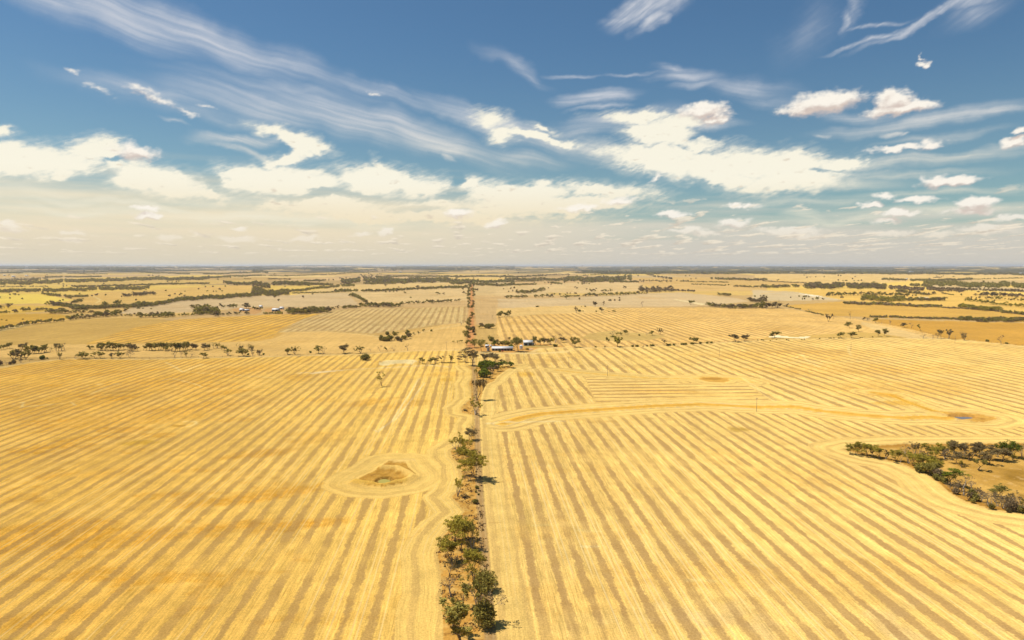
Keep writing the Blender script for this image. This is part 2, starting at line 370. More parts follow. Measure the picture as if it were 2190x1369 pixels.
# painted paddocks, far to near: polygon, surface colour as photographed, row strength, streak angle class
FIELDS = [
 ('A', [(-900,265),(0,265),(350,272),(620,322),(430,350),(0,352),(-900,352)], 'fadb70', .0),
 ('A', [(-900,350),(550,372),(400,412),(0,440),(-900,500)], 'e8bf60', .0),
 ('A', [(-900,560),(0,440),(410,432),(640,455),(560,482),(0,545),(-900,700)], 'dfb154', .0),
 ('A', [(-1500,1100),(-900,700),(0,585),(300,520),(560,490),(700,480),(1150,470),(1450,492),(1130,552),(900,630),(730,690),(-300,700),(-900,900)], 'd9b26a', .22),
 ('A', [(700,350),(560,300),(900,250),(1870,200),(2190,195),(2260,250),(1950,265),(1300,335),(800,350)], 'e9c077', .0),
 ('A', [(1000,430),(1100,385),(1450,328),(1700,305),(2190,282),(2900,262),(3000,360),(2700,380),(2190,375),(1600,425),(1100,438)], 'dec19a', .0),
 ('A', [(700,692),(900,620),(1130,550),(1500,482),(2190,445),(2700,432),(2560,470),(2350,560),(2280,640),(2150,668),(1500,680)], 'eebc5e', .9),
 ('B', [(0,660),(240,585),(420,482),(700,402),(1250,388),(1790,372),(1790,505),(1600,520),(1250,570),(1000,600),(600,575),(240,590)], 'dcbc84', 1.0),
 ('B', [(-2200,700),(-1400,690),(0,664),(150,640),(240,590),(600,582),(900,605),(1050,628),(1200,600),(1600,525),(1790,510),(1790,735),(1300,748),(0,792),(-2190,800),(-2600,900)], 'ebc27e', .0),
 ('B', [(900,270),(1300,240),(1800,222),(1795,325),(1250,345),(980,345),(830,300)], 'e4c493', .0),
 ('B', [(330,262),(700,210),(830,192),(1800,170),(1800,205),(1280,240),(340,268)], 'e8c68c', .0),
 ('C', [(-60,395),(-60,310),(300,308),(700,290),(1210,262),(1480,255),(1900,300),(2060,330),(1720,365),(1500,372),(1100,378),(600,385),(0,388)], 'd9bd97', .0),
 ('C', [(-80,210),(250,195),(700,168),(1100,172),(1180,215),(1100,245),(700,265),(380,255),(300,275),(0,285),(-80,285)], 'e4c595', .35),
 ('C', [(1100,170),(1500,185),(2190,205),(2190,245),(1500,245),(1300,235)], 'dcb77c', .0),
 ('D', [(-60,100),(500,98),(2190,112),(3200,118),(3200,160),(1400,150),(900,185),(350,180),(-60,135)], 'e6c384', .0),
 ('D', [(1380,190),(2190,215),(3200,220),(3200,260),(2190,255),(1700,238),(1400,235)], 'd2b78e', .0),
 ('D', [(-80,235),(250,250),(480,285),(700,322),(200,325),(-80,330)], 'dcc6a4', .5),
 ('D', [(180,228),(540,235),(1500,240),(2190,280),(3200,300),(3200,480),(2190,440),(1500,385),(700,325),(530,295)], 'e6bd6c', .0),
 ('D', [(180,365),(700,330),(1500,380),(1900,405),(2190,445),(3200,520),(3200,500),(2190,505),(1500,475),(940,468),(700,455),(520,448),(420,425),(320,395)], 'd8ac5c', .25),
 ('D', [(940,478),(1500,495),(2190,512),(3200,560),(3300,830),(2600,735),(2190,705),(1700,655),(1500,640),(1250,575),(900,495)], 'cf9f4d', .2),
 ('C', [(-70,700),(-70,400),(300,388),(600,395),(1000,388),(1700,382),(2190,392),(2400,395),(2650,445),(2900,470),(3100,500),(3500,590),(3700,640),(3400,640),(2850,640),(2150,655),(1500,690),(1050,712),(300,720)], 'efc47c', 1.0),
 ('C', [(-70,455),(-70,392),(300,375),(600,365),(860,380),(820,425),(580,430),(300,440),(60,460)], 'eac586', .0),
 ('C', [(640,640),(700,600),(900,575),(1040,590),(1250,600),(1340,625),(1200,655),(860,665)], 'd4b474', .0),
 ('D', [(0,655),(40,625),(420,612),(640,600),(760,585),(1020,600),(1250,640),(700,640),(300,652)], 'd8b36c', .0),
 ('D', [(840,500),(1130,560),(1450,640),(1250,640),(1040,610),(820,520)], 'e9c78d', .5),
]
PALE = [  # bare pale ground: polygon, colour
 ('C', [(1395,312),(1440,315),(1700,355),(1640,362),(1480,330)], 'f2dcb0'), ('D', [(310,268),(350,270),(500,288),(495,293),(420,290)], 'fbeedd'),
 ('D', [(45,625),(140,612),(160,620),(280,630),(350,625),(410,622),(380,640),(290,642),(60,632)], 'fff0cf'),
 ('D', [(1290,293),(1385,292),(1390,299),(1300,300)], 'f6e6cc'),
 ('B', [(1050,855),(1150,838),(1340,830),(1380,852),(1330,862),(1280,850),(1160,856),(1130,868),(1080,868)], 'f8e2b0'),
 ('P', [(1524,817),(1531,818),(1538,812),(1556,807),(1565,806),(1552,804),(1540,810),(1526,814.5),(1508,812.5)], 'fff2d4'),
 ('P', [(1510,804),(1545,804),(1540,806),(1512,805.5)], 'f5dfac'),
 ('R', [(1540,695),(1650,700),(1850,755),(2190,830),(2500,900),(2500,960),(2190,880),(2000,820),(1800,760)], 'e3bd92'),
 ('R', [(1620,740),(1780,770),(1900,800),(1800,800)], 'd9ae78'), ('B', [(470,935),(600,915),(740,905),(760,910),(640,922),(500,938)], 'f6deb4'),
 ('F', [(575,775),(640,768),(720,785),(735,800),(680,808),(650,790)], 'e8c9a0'), ('A', [(790,350),(830,320),(780,290),(750,285),(760,280),(850,315),(820,345)], 'f3d79a'),
]
RED = [('A', [(1920,400),(1990,385),(2190,380),(2190,420),(2130,440),(2000,420)], 'dd9f5e'), ('B', [(90,400),(170,380),(270,395),(230,430),(110,425)], 'dc9a5a')]
# ------------------------------------------------------------------ the ground sheet
LUM = 1.50
def alb(c): return np.clip(lin(c) / LUM * np.array([1.01, .985, .82]), 0.004, .86)
def ell(X, Y, cx, cy, rx, ry):
    """normalised radius in a ground ellipse given by photograph centre and radii"""
    a = gp([(cx, cy), (cx - rx, cy), (cx + rx, cy), (cx, cy - ry), (cx, cy + ry)])
    hx = np.hypot(*(a[2] - a[1])) / 2; hy = np.hypot(*(a[3] - a[4])) / 2
    return np.sqrt(((X - a[0, 0]) / hx) ** 2 + ((Y - a[0, 1]) / hy) ** 2)
BERM1 = fr('M', (930,532),(1100,540),(1200,590),(1270,640),(1160,692),(950,722),(720,712),(630,692))
BERM2 = fr('R', (1480,182),(1500,168),(1600,166),(1700,178),(1760,205),(1640,232),(1540,225),(1480,182))
BERM3 = [(812,776.5),(870,774),(884,774),(889,778)]
def ground_z(X, Y):
    z = relief(X, Y)
    z = z + 1.7 * np.exp(-(dline(X, Y, BERM1) / 2.4) ** 2) * sstep(ell(X, Y, 822, 1027.5, 18, 7.5), 1.1, 1.7) + 1.0 * sstep(ell(X, Y, 2059, 892.2, 27, 3.2), 1.0, 1.5) * np.exp(-(dline(X, Y, BERM2) / 3.0) ** 2)
    z = z + 2.2 * np.exp(-(dline(X, Y, BERM3) / 5.0) ** 2) + .7 * np.exp(-(dline(X, Y, BANK) / 2.2) ** 2)
    e = ell(X, Y, 822, 1027.5, 18, 7.5); z = z - 1.1 * sstep(e, 1.25, .9)
    e = ell(X, Y, 2059, 892.2, 27, 3.2); z = z - 1.2 * sstep(e, 1.2, .95)
    return z

def build_ground():
    A = np.concatenate([np.arange(-180, -46, 3.0), np.arange(-46, 54, .078), np.arange(54, 180, 3.0)])
    py_ = np.concatenate([np.linspace(570.6, 625, 62)[:-1], np.arange(625, 820, 1.15), np.arange(820, 1380, 1.7)])
    dep = np.arctan((py_ - 684.5) / FPX) + PITCH
    r = np.concatenate([[100000, 84000], H / np.tan(dep), [150, 138, 125, 110, 95, 80, 60, 40, 20, 4]])
    r = r[::-1]
    az, rr = np.meshgrid(np.radians(A), r)
    X = (np.sin(az) * rr).ravel(); Y = (np.cos(az) * rr).ravel()
    px, py, dp = to_px(X, Y); ok = dp > 20
    px = np.where(ok, px, -99999); r = np.hypot(X, Y)
    n = len(X)
    rows_k = np.where(X > 5, np.interp(py, _y, _GR), np.interp(py, _y, _GL)); k1 = np.interp(py, _y, _G(np.ones_like(_y)))
    rowX = np.where(ok & (py < 1395), X * k1 / rows_k, X)
    u = rowX / W_; v = Y.copy(); amt = np.zeros(n); wild = np.zeros(n)
    col = np.zeros((n, 3))
    # patchwork of distant paddocks
    t = radians(4); gx = X * cos(t) - Y * sin(t); gy = X * sin(t) + Y * cos(t)
    ci, cj = np.floor(gx / 760 + .3 * perlin(gx / 3000, gy / 3000, 5)), np.floor(gy / 1050)
    h = (_hash2(ci.astype(np.int64), cj.astype(np.int64), 77) / 4294967296.0); h2 = (_hash2(ci.astype(np.int64), cj.astype(np.int64), 78) / 4294967296.0)
    pal = np.array([alb(c) for c in ('e6c27a', 'dcb676', 'e8c88a', 'd9bb8c', 'efcb74', 'cfae7c', 'e2bc70', 'd8b584')])
    col[:] = pal[(h * 8).astype(int) % 8] * (.9 + .2 * h2[:, None])
    wx = px + 2.2 * fbm(X / 60, Y / 60, 3, .5, 301); wy = py + .5 * fbm(X / 150, Y / 150, 3, .5, 302)
    for k_, pts, c, am in FIELDS:
        w = inpoly(wx, wy, fr(k_, *pts)) & ok
        col[w] = alb(c); amt[w] = am; v[w] = Y[w]
        if am >= .9:
            f_ = (1031, 575, 7.2) if k_ == 'C' else ((1005, 569, 6.5) if k_ == 'A' else (1000, 540, 9.9))
            u[w] = ((px - f_[0]) / (py - f_[1]) * f_[2])[w]
    # ---- foreground stubble
    yW = np.interp(px, [p[0] for p in TRACK_W], [p[1] for p in TRACK_W]); yE = np.interp(px, [p[0] for p in TRACK_E], [p[1] for p in TRACK_E])
    side_w = px < 1012
    fore = (~ok & (r < 700)) | (ok & (py > np.where(side_w, yW, np.where(px < 1150, 757, yE))))
    col[fore] = np.where((px[fore] < 1012)[:, None], alb('fad078'), alb('f7d184')); amt[fore] = np.where(px[fore] < 1012, .84, 1.0)
    # the passes of each block have their own fan
    def fan(w, x0, y0, k_): u[w] = ((px - x0) / np.maximum(py - y0, 5) * k_)[w]
    bnd = np.interp(px, [1012,1230,1400,1500,1600,1650,1700,1850,2030,2190,2400], [788,789,806,806,812,868,870,889,896,905,915])
    up = fore & ok & (px > 1008) & (py < bnd) & (py > 700); fan(up, 1050, 578, 7.95)
    fan(fore & ok & (px > 1012) & (px < 1300) & (py >= bnd) & (py < 880), 1005, 569, 10.1)
    strip = inpoly(px, py, STRIP_L + STRIP_R[::-1]) & ok
    idx = np.nonzero(fore & (r < 1400))[0]; x, y = X[idx], Y[idx]
    dL, dR = dline(x, y, STRIP_L), dline(x, y, STRIP_R)
    jit = .8 * fbm(x / 14, y / 14, 3, .5, 311)
    best = np.full(len(idx), 1e9); lim = np.full(len(idx), 1.0); amtH = np.ones(len(idx)) * .75
    def consider(d, passes, keep=0.0, am=.75, mask=True):
        nonlocal best, lim, amtH
        d = d - keep; w = (d < passes * W_ + jit) & (d / (passes * W_) < best) & mask
        best[w] = (d / (passes * W_))[w]; hu[w] = d[w] / W_ + .48; ham[w] = am; 
    hu = np.zeros(len(idx)); ham = np.zeros(len(idx))
    lft = dL < dR
    consider(dL + 1.2 * fbm(x / 20, y / 20, 2, .5, 312), 1.6, 0, .5, lft)
    consider(dR, 1.05, 2.6, .45, ~lft)
    dD = dline(x, y, DAM, True); consider(dD, 1.6, 1.5, .30)
    dB = dline(x, y, BANK); consider(dB, 1.9, 5.5, .6)
    dB2 = dline(x, y, BANK2); consider(dB2, 1.5, 2.5, .6)
    dB3 = dline(x, y, BANK3); consider(dB3, 1.6, 3.0, .6)
    dP = dline(x, y, PIT, True); consider(dP, 1.6, 3.0, .6)
    dRD = dline(x, y, RDAM, True); consider(dRD, 2.0, 1.0, .6)
    dG = dline(x, y, GROVE, True); consider(dG, 2.2, .5, .5)
    head = best < 1e8
    am_ = amt[idx]; am_[head] = ham[head]; u_ = u[idx]; u_[head] = hu[head] + 1000
    rect = inpoly(px[idx], py[idx], RECT) & ~head
    u_[rect] = y[rect] / 12.5 + .5; 
    v_ = v[idx]; v_[rect] = x[rect]; v_[head] = (x + y)[head] * .7
    am_[(dB < 5.5) | (dB2 < 2.5) | (dB3 < 3) | (dD < 1.5) | (dP < 2) ] = 0
    c_ = col[idx]; c_[head] = c_[head] * .5 + alb('f6d488') * .5
    gold = alb('dfa136'); straw = alb('f0bf5e')
    # drifts of golden, thinner straw lying across the slope
    w1 = sstep(fbm(rowX[idx] / 55, y / 24, 5, .6, 321) + .25 * fbm(x / 6, y / 6, 2, .5, 322), .10, .34)
    w2 = sstep(fbm(x / 160, y / 120, 3, .5, 323), -.05, .4)
    leftw = sstep(px[idx], 900, 300) * .75 + .25
    pch = np.zeros(len(idx))
    for cx, cy, rx, ry, a in [(90,1150,160,30,.9),(300,1150,260,16,.8),(560,1060,160,12,.8),(640,1125,110,12,.8),(560,970,80,8,.7),(40,1330,200,20,.8),(300,890,260,22,.55),(380,810,230,14,.5),(120,870,160,26,.5),(250,1010,80,9,.3),
                              (790,860,60,8,.6),(860,865,60,8,.5),(1400,838,110,6,.4),(1950,830,200,20,.4),(1820,790,260,14,.45),(1700,760,220,12,.4),(480,840,70,6,.6),(960,800,60,5,.4),(1500,1230,260,30,.25),(1900,1230,220,40,.25)]:
        if True:
            e = ((px[idx] - cx) / rx) ** 2 + ((py[idx] - cy + (px[idx] - cx) * (.12 if cx < 900 else 0)) / ry) ** 2
            pch = np.maximum(pch, a * sstep(e + 1.3 * fbm(x / 22, y / 14, 4, .6, 325), 1.7, .2))
    m = np.clip(np.maximum(.65 * w1 * leftw + .35 * w2 * leftw, pch), 0, 1)[:, None]
    hl = head.astype(float)[:, None] * .6
    m = np.clip(m * (.75 + .9 * fbm(x / 2.6, y / 2.6, 3, .6, 326)[:, None]), 0, 1)
    c_ = c_ * (1 - m * (1 - hl)) + gold * m * (1 - hl)
    br = sstep(fbm(x / 30, y / 18, 4, .6, 331), .15, .5)[:, None] * .35 * leftw[:, None]
    c_ = c_ * (1 - br) + straw * br
    dg = (.38 * sstep(px[idx], 950, 150) + .22 * sstep(px[idx], 1150, 100) * sstep(py[idx], 900, 760))[:, None]; c_ = c_ * (1 - dg) + alb('eeb449') * dg
    gy_ = (sstep(py[idx], 1180, 1369) * sstep(px[idx], 1050, 1500) * sstep(fbm(x / 16, y / 16, 4, .55, 335), .0, .4) * .5)[:, None]
    c_ = c_ * (1 - gy_) + alb('d8bd92') * gy_
    # unploughed contour banks and dam surrounds
    def lay(w, c, k=1.0):
        w = np.clip(w, 0, 1)[:, None] * k; c_[:] = c_ * (1 - w) + (alb(c) if isinstance(c, str) else c) * w
    tex = fbm(x / 3.2, y / 3.2, 4, .6, 341)
    lay(sstep(dB, 5.5, 4.0), 'f0c264'); lay(sstep(dB + 2 * tex, 3.2, 1.0), 'e0a84a', .8)
    lay(sstep(np.abs(dB - 5.8), .9, .2), 'fbe2ae', .7)
    lay(sstep(dB2, 2.5, 1.5), 'efc065'); lay(sstep(dB3, 3.0, 1.8), 'e7b854'); lay(sstep(dB3 + 3 * tex, 2.0, .6), 'c48d3c', .6)
    ins = inpoly(px[idx], py[idx], DAM)
    am_[ins] = 0; lay(ins.astype(float), 'd6a552'); lay(ins * sstep(tex, -.1, .35), 'b4873e', .8); lay(ins * sstep(-tex, .15, .5), 'd9b060', .7)
    lay(ins * sstep(-fbm(x / 9, y / 9, 2, .5, 342), .1, .4), 'b98a4c', .6)
    lay(sstep(dline(x, y, BERM1[:5]) + 1.5 * tex, 2.8, 1.4), 'fbd27e'); lay(sstep(dline(x, y, BERM1[4:]) + 2.5 * tex, 3.0, 1.0), 'ecc163', .9)
    e = ell(x, y, 822, 1027.5, 18, 7.5); lay(sstep(e, 1.15, 1.0), 'd6ab5e'); lay(sstep(np.abs(e - 1.08), .12, .03), '7d5a26', .7); lay(sstep(np.abs(e - .82), .12, .04), '6e5424', .6)
    e2 = ell(x, y, 822, 1018, 45, 20)
    ins = inpoly(px[idx], py[idx], PIT); am_[ins] = 0
    e = ell(x, y, 1527, 811.5, 34, 6.5); lay(sstep(e + .3 * tex, 1.0, .8), 'd6a452', .9); e = ell(x, y, 1524, 810.2, 22, 2.6); lay(sstep(e + .4 * tex, 1.1, .7), '9a7036', .5); am_[(ell(x, y, 1527, 811.5, 36, 7) < 1)] = 0
    ins = inpoly(px[idx], py[idx], RDAM); am_[ins] = 0; lay(ins.astype(float), 'dbab5a'); lay(ins * sstep(tex, 0, .4), 'b98544', .7)
    e = ell(x, y, 2060, 892, 30, 4.4); lay(sstep(e, 1.1, .9), 'a97844', .5)
    for cx, cy, rx, ry, c in [(860,985,34,5,'f5d18a'),(1580,918,30,6,'c4a04e'),(300,947,42,6,'e0b244'),(380,911,18,3,'c9983c'),(1125,800,22,7,'e2b24c'),(955,812,16,6,'e2b24c'),(1895,845,34,6,'e0aa48'),(1920,862,60,6,'e8b650')]:
        lay(sstep(ell(x, y, cx, cy, rx, ry) + .8 * tex, 1.1, .5), c, .75)
    # grazed paddock by the grove
    ins = inpoly(px[idx] + 3 * tex, py[idx] + 1.5 * tex, GROVE); am_[ins] = 0
    lay(ins.astype(float), 'c49a52'); n1 = fbm(x / 28, y / 22, 4, .55, 351)
    lay(ins * sstep(n1 + .004 * (py[idx] - 1000), 0, .5), '94702f', .85); lay(ins * sstep(-n1, .1, .5), 'deb468', .8)
    lay(ins * sstep(fbm(x / 5, y / 5, 3, .6, 352), .2, .5), 'dcb885', .5); lay(ins * sstep(dG, 7, 2), 'b8863e', .7)
    # the uncropped strip beside the track, and the track
    s_ = strip[idx]; am_[s_] = 0; lay(s_.astype(float), 'd8a557'); lay(s_ * sstep(tex, -.15, .3), 'e6bd74', .8); lay(s_ * sstep(fbm(x / 2.2, y / 2.2, 4, .6, 361), .12, .4), 'a8763a', .75)
    trk = [(1058,1500),(1049,1369),(1039.5,1237),(1035,1166),(1029,1094),(1024.5,1023),(1022,951),(1020,885),(1017,850),(1014,800),(1012,760)]
    dT = dline(x, y, trk); lay(sstep(dT + .5 * tex, 1.9, 1.2), 'bd9a6c', .9); lay(sstep(np.abs(dT - .75), .35, .1), 'd6b688', .5); am_[dT < 2.2] = 0
    lay(sstep(np.abs(dT - 2.3), .6, .15) * lft * 1.0, '9a7440', .35)
    # cross lines and turning marks in the stubble
    for pts, wd, c, k_ in [([(1042,906),(1113,903),(1205,900.5)], 1.3, 'fbe4ae', .8), ([(1048,915),(1200,908),(1400,894)], .7, 'd8ae66', .5), ([(1046,1030),(1075,1031)], .5, 'c79c56', .6), ([(1048,1118),(1070,1118)], .5, 'c79c56', .5),
                           ([(1142,1124),(1170,1123)], 1.0, 'f7d88f', .8), ([(1236,1134),(1262,1136),(1282,1136)], 1.0, 'f7d88f', .8), ([(1246,1169),(1276,1169)], .9, 'fbe3a8', .7), ([(1470,1241),(1500,1240),(1528,1243)], .9, 'f7d88f', .8), ([(1582,1205),(1650,1212)], .9, 'f7d88f', .5)] + \
        [(fr('L', (770,75),(820,100),(850,122),(900,100),(940,85)), .8, 'fbe2a2', .7), (fr('L', (760,160),(800,150),(900,175),(940,190)), .7, 'fbe2a2', .6), (fr('L', (420,225),(500,190),(560,175),(420,180),(370,190)), .7, 'fbe2a2', .6),
         (fr('L', (60,270),(110,262),(100,285),(330,262),(350,275)), .7, 'fbe2a2', .6), (fr('L', (200,290),(440,248),(760,210),(800,205)), 1.6, 'c9a04a', .5), (fr('L', (840,120),(1000,130),(1290,150)), .9, 'fbe2a2', .6), (fr('L', (860,352),(910,352),(915,362),(870,378)), .9, 'fbe2a2', .6),
         (fr('L', (0,300),(60,290)), 3, 'c9a04a', .5), (fr('L', (490,222),(620,212)), 2.2, 'b08a3c', .6), (fr('L', (1500,640),(1450,660),(1380,655)), 1.2, 'e2ac48', .6), ([(640,798),(760,790),(872,784),(920,781),(960,785)], 2.2, 'f7dfb0', .6),
         (fr('Q', (900,0),(905,30),(915,45)), 1.3, 'fbe2a2', .5), (fr('Q', (640,60),(690,40),(700,60),(770,100)), 1.2, 'fbe2a2', .5), (fr('N', (215,390),(235,400),(300,350),(430,150)), .5, 'fbe6b4', .7), (fr('N', (240,390),(320,340),(455,170)), .5, 'fbe6b4', .7),
         (fr('N', (280,900),(340,905),(400,890),(440,850)), .6, 'e8be70', .7), ([(1228,790),(1330,798),(1420,806),(1480,809)], 1.2, 'fbdc98', .7), (fr('Q', (410,150),(440,170),(520,230),(560,255)), 1.5, 'fbdc98', .7)]:
        lay(sstep(dline(x, y, pts) + .35 * tex, wd * 1.5, wd * .5), c, k_)
    col[idx] = c_; amt[idx] = am_; u[idx] = u_; v[idx] = v_
    # ---- middle distance: farmyard, tracks, red road, pale ground
    I = np.nonzero(ok & (py < 800))[0]; x, y = X[I], Y[I]; c_ = col[I]; am_ = amt[I]
    tex = fbm(x / 9, y / 9, 4, .6, 371)
    far = sstep(np.hypot(x, y), 900, 3000)
    # soft streaks of grazing, drainage and old rows
    st = fbm(x / 220, y / 60, 4, .55, 372); lay_n = (1 + .16 * st + .05 * tex)[:, None]; c_ *= lay_n
    g_ = sstep(fbm(x / 140, y / 90, 4, .55, 373), .1, .5)[:, None] * .30; c_[:] = c_ * (1 - g_) + alb('d0a055') * g_
    def lay(w, c, k=1.0):
        w = np.clip(w, 0, 1)[:, None] * k; c_[:] = c_ * (1 - w) + (alb(c) if isinstance(c, str) else c) * w
    ins = inpoly(px[I], py[I], FARM); am_[ins] = 0; lay(ins.astype(float), 'dca662'); lay(ins * sstep(tex, 0, .4), 'e8c184', .7); lay(ins * sstep(-tex, .1, .4), 'b98a48', .6)
    gr = inpoly(px[I], py[I], fr('F', (1110,305),(1310,300),(1530,312),(1530,330),(1300,330),(1100,325))); lay(gr.astype(float), 'a89a5c', .7)
    for k_, pts, _c in RED: lay(inpoly(px[I] + 2 * tex, py[I], fr(k_, *pts)).astype(float), 'd9a066', .6)
    for k_, pts, c in PALE: w = inpoly(px[I] + 1.5 * tex, py[I] + .4 * tex, fr(k_, *pts)); am_[w] = 0; lay(w.astype(float), c, .95)
    for pts, wd, c, k_ in [(TRACK_W, 3.0, 'f0cf92', .75), (TRACK_E, 3.2, 'f2d295', .75), (fr('F', (415,408),(620,400),(1000,408),(1420,408),(1700,390)), 2.6, 'f6dcA4', .8), (fr('F', (418,345),(420,400),(500,420)), 3, 'e0ac6c', .6),
                           (fr('C', (-50,380),(60,425),(480,370)), 3, 'e3b672', .5), (fr('D', (0,268),(230,238),(420,215)), 5, 'e8b867', .6), (fr('B', (930,290),(1010,340)), 4, 'efcf9f', .6), (fr('B', (0,664),(150,640),(240,592)), 5, 'd9aa58', .6),
                           (fr('A', (2190,660),(1500,684),(730,686)), 4, 'dcae62', .5), (fr('B', (240,590),(600,584),(900,604),(1050,625)), 3, 'f2cf92', .7), (fr('B', (1050,640),(1300,610),(1800,515)), 5, 'f2cf92', .6), (fr('C', (0,700),(300,705),(400,712)), 3, 'e6bd80', .5)]:
        d = dline(x, y, pts); lay(sstep(d + .8 * tex, wd * 1.3, wd * .7), c, k_); am_[d < wd] *= .2
    d = dline(x, y, ROAD); lay(sstep(d + .8 * tex, 7.5, 6), 'd6a468', .7); lay(sstep(d + .5 * tex, 4.0, 3.0), 'd89a66', 1.0); am_[d < 7] = 0
    # bush country towards the horizon: dark scrub ground under the far woods
    f1 = inpoly(px[I], py[I], fr('C', (560,58),(900,52),(2190,46),(3400,48),(5200,60),(5200,112),(4300,108),(3500,100),(2190,99),(1500,100),(870,106),(640,88)))
    n1 = fbm(x / 900, y / 1600, 4, .6, 381); lay(f1 * sstep(n1, .34, .18), '4a4c3a', .9)
    f2 = (py[I] < 586) & ~f1; lay(f2 * sstep(fbm(x / 1500, y / 2600, 4, .6, 382), -.06, .05) * sstep(py[I], 594, 580), '4c4d3c', .9)
    col[I] = c_; amt[I] = am_
    Z = ground_z(X, Y)
    co = np.stack([X, Y, Z], -1)
    nr = len(rr); nc = len(A)
    o = grid_mesh('ground', co, nr, nc, wrap=True); me = o.data
    me.polygons.foreach_set('use_smooth', np.ones(len(me.polygons), bool))
    put_attr(me, 'soil', np.concatenate([col, np.ones((n, 1))], 1)); put_attr(me, 'rows', np.stack([u, v, amt], -1))
    o['kind'] = 'structure'
    m = bpy.data.materials.new('stubble_ground'); m.use_nodes = True; g = G(m.node_tree)
    a1 = g.n('ShaderNodeAttribute'); a1.attribute_name = 'soil'
    a2 = g.n('ShaderNodeAttribute'); a2.attribute_name = 'rows'; U, V, AM = g.sep(a2.outputs['Vector'])
    pos = g.n('ShaderNodeNewGeometry').outputs['Position']
    p2 = g.v('MULTIPLY', pos, (1, 1, 0))
    nA = g.noise(p2, .09, 4, .6, dims='2D'); nB = g.noise(p2, .55, 3, .6, dims='2D')
    along = g.xyz(g.m('FLOOR', U), g.m('MULTIPLY', V, .02), 0.0)
    nD = g.noise(g.v('ADD', along, (7.7, 3.1, 0)), 1.3, 2, .6, dims='2D'); nC = g.noise(along, 1.0, 3, .6, dims='2D')
    uu = g.m('ADD', U, g.m('ADD', g.m('MULTIPLY_ADD', nA, .22, -.11), g.m('MULTIPLY_ADD', nB, .24, -.12)))
    t = g.m('MULTIPLY', g.m('ABSOLUTE', g.m('SUBTRACT', g.m('FRACT', uu), .5)), 2.0)
    wdt = g.m('MULTIPLY_ADD', nC, .75, -.045)
    band = g.ss(g.m('SUBTRACT', t, wdt), .13, -.10)
    stren = g.ss(g.noise(p2, .021, 3, .6, dims='2D'), .30, .52, .45, 1.0)
    band = g.m('MULTIPLY', g.m('MULTIPLY', band, stren), AM)
    t0 = g.m('MULTIPLY', g.m('ABSOLUTE', g.m('SUBTRACT', g.m('FRACT', U), .5)), 2.0)
    wheel = g.m('SUBTRACT', 1.0, g.ss(g.m('ABSOLUTE', g.m('SUBTRACT', t0, .78)),   .02, .10))
    wheel = g.m('MULTIPLY', wheel, g.ss(g.noise(along, .37, 1, .5, dims='2D'), .47, .58))
    lines = g.noise(g.xyz(g.m('MULTIPLY', U, 11.0), g.m('MULTIPLY', V, .05)), 1.0, 3, .65, dims='2D')
    lines2 = g.noise(g.xyz(g.m('MULTIPLY', U, 31.0), g.m('MULTIPLY', V, .12)), 1.0, 2, .6, dims='2D')
    grain = g.noise(p2, 1.7, 4, .7, dims='2D')
    mott = g.noise(p2, .16, 4, .65, dims='2D')
    base = a1.outputs['Color']
    lines3 = g.noise(g.xyz(g.m('MULTIPLY', U, 1.9), g.m('MULTIPLY', V, .007)), 1.0, 5, .7, dims='2D')
    patchy = g.noise(g.v('MULTIPLY', p2, (1, .6, 1)), .012, 6, .62, dims='2D')
    k = g.m('MULTIPLY', g.m('MULTIPLY_ADD', lines, g.m('MULTIPLY', AM, .8), g.m('MULTIPLY_ADD', AM, -.4, 1.0)), g.m('MULTIPLY_ADD', grain, .95, .525))
    k = g.m('MULTIPLY', k, g.m('MULTIPLY_ADD', mott, .44, .78))
    k = g.m('MULTIPLY', k, g.m('MULTIPLY_ADD', g.m('MULTIPLY', AM, g.m('SUBTRACT', lines2, .5)), .8, 1.0))
    k = g.m('MULTIPLY', k, g.m('MULTIPLY_ADD', g.m('MULTIPLY', AM, g.m('SUBTRACT', nD, .5)), .45, 1.0))
    k = g.m('MULTIPLY', k, g.m('MULTIPLY', g.m('MULTIPLY_ADD', lines3, .46, .77), g.m('MULTIPLY_ADD', patchy, .36, .82)))
    c = g.v('SCALE', base, None, k)
    dark = g.mix(1.0, base, g.mix(mott, (.54, .48, .56), (.66, .61, .72)), 'MULTIPLY')
    dark = g.mix(.6, dark, g.mix(mott, tuple(alb('b08c58')), tuple(alb('cbaa78'))))
    dark = g.v('SCALE', dark, None, g.m('MULTIPLY_ADD', grain, .9, .55))
    c = g.mix(g.m('MULTIPLY', band, .92), c, dark)
    c = g.mix(g.m('MULTIPLY', g.m('MULTIPLY', wheel, AM), .34), c, tuple(alb('ffeec4')))
    bs = g.n('ShaderNodeBsdfDiffuse'); g.put(bs.inputs['Color'], c); bs.inputs['Roughness'].default_value = .6
    bp = g.n('ShaderNodeBump'); bp.inputs['Strength'].default_value = .35; bp.inputs['Distance'].default_value = .12
    g.put(bp.inputs['Height'], g.m('ADD', grain, g.m('MULTIPLY', lines, AM))); g.put(bs.inputs['Normal'], bp.outputs[0])
    out = g.n('ShaderNodeOutputMaterial'); g.nt.links.new(bs.outputs[0], out.inputs['Surface'])
    me.materials.append(m)
build_ground()
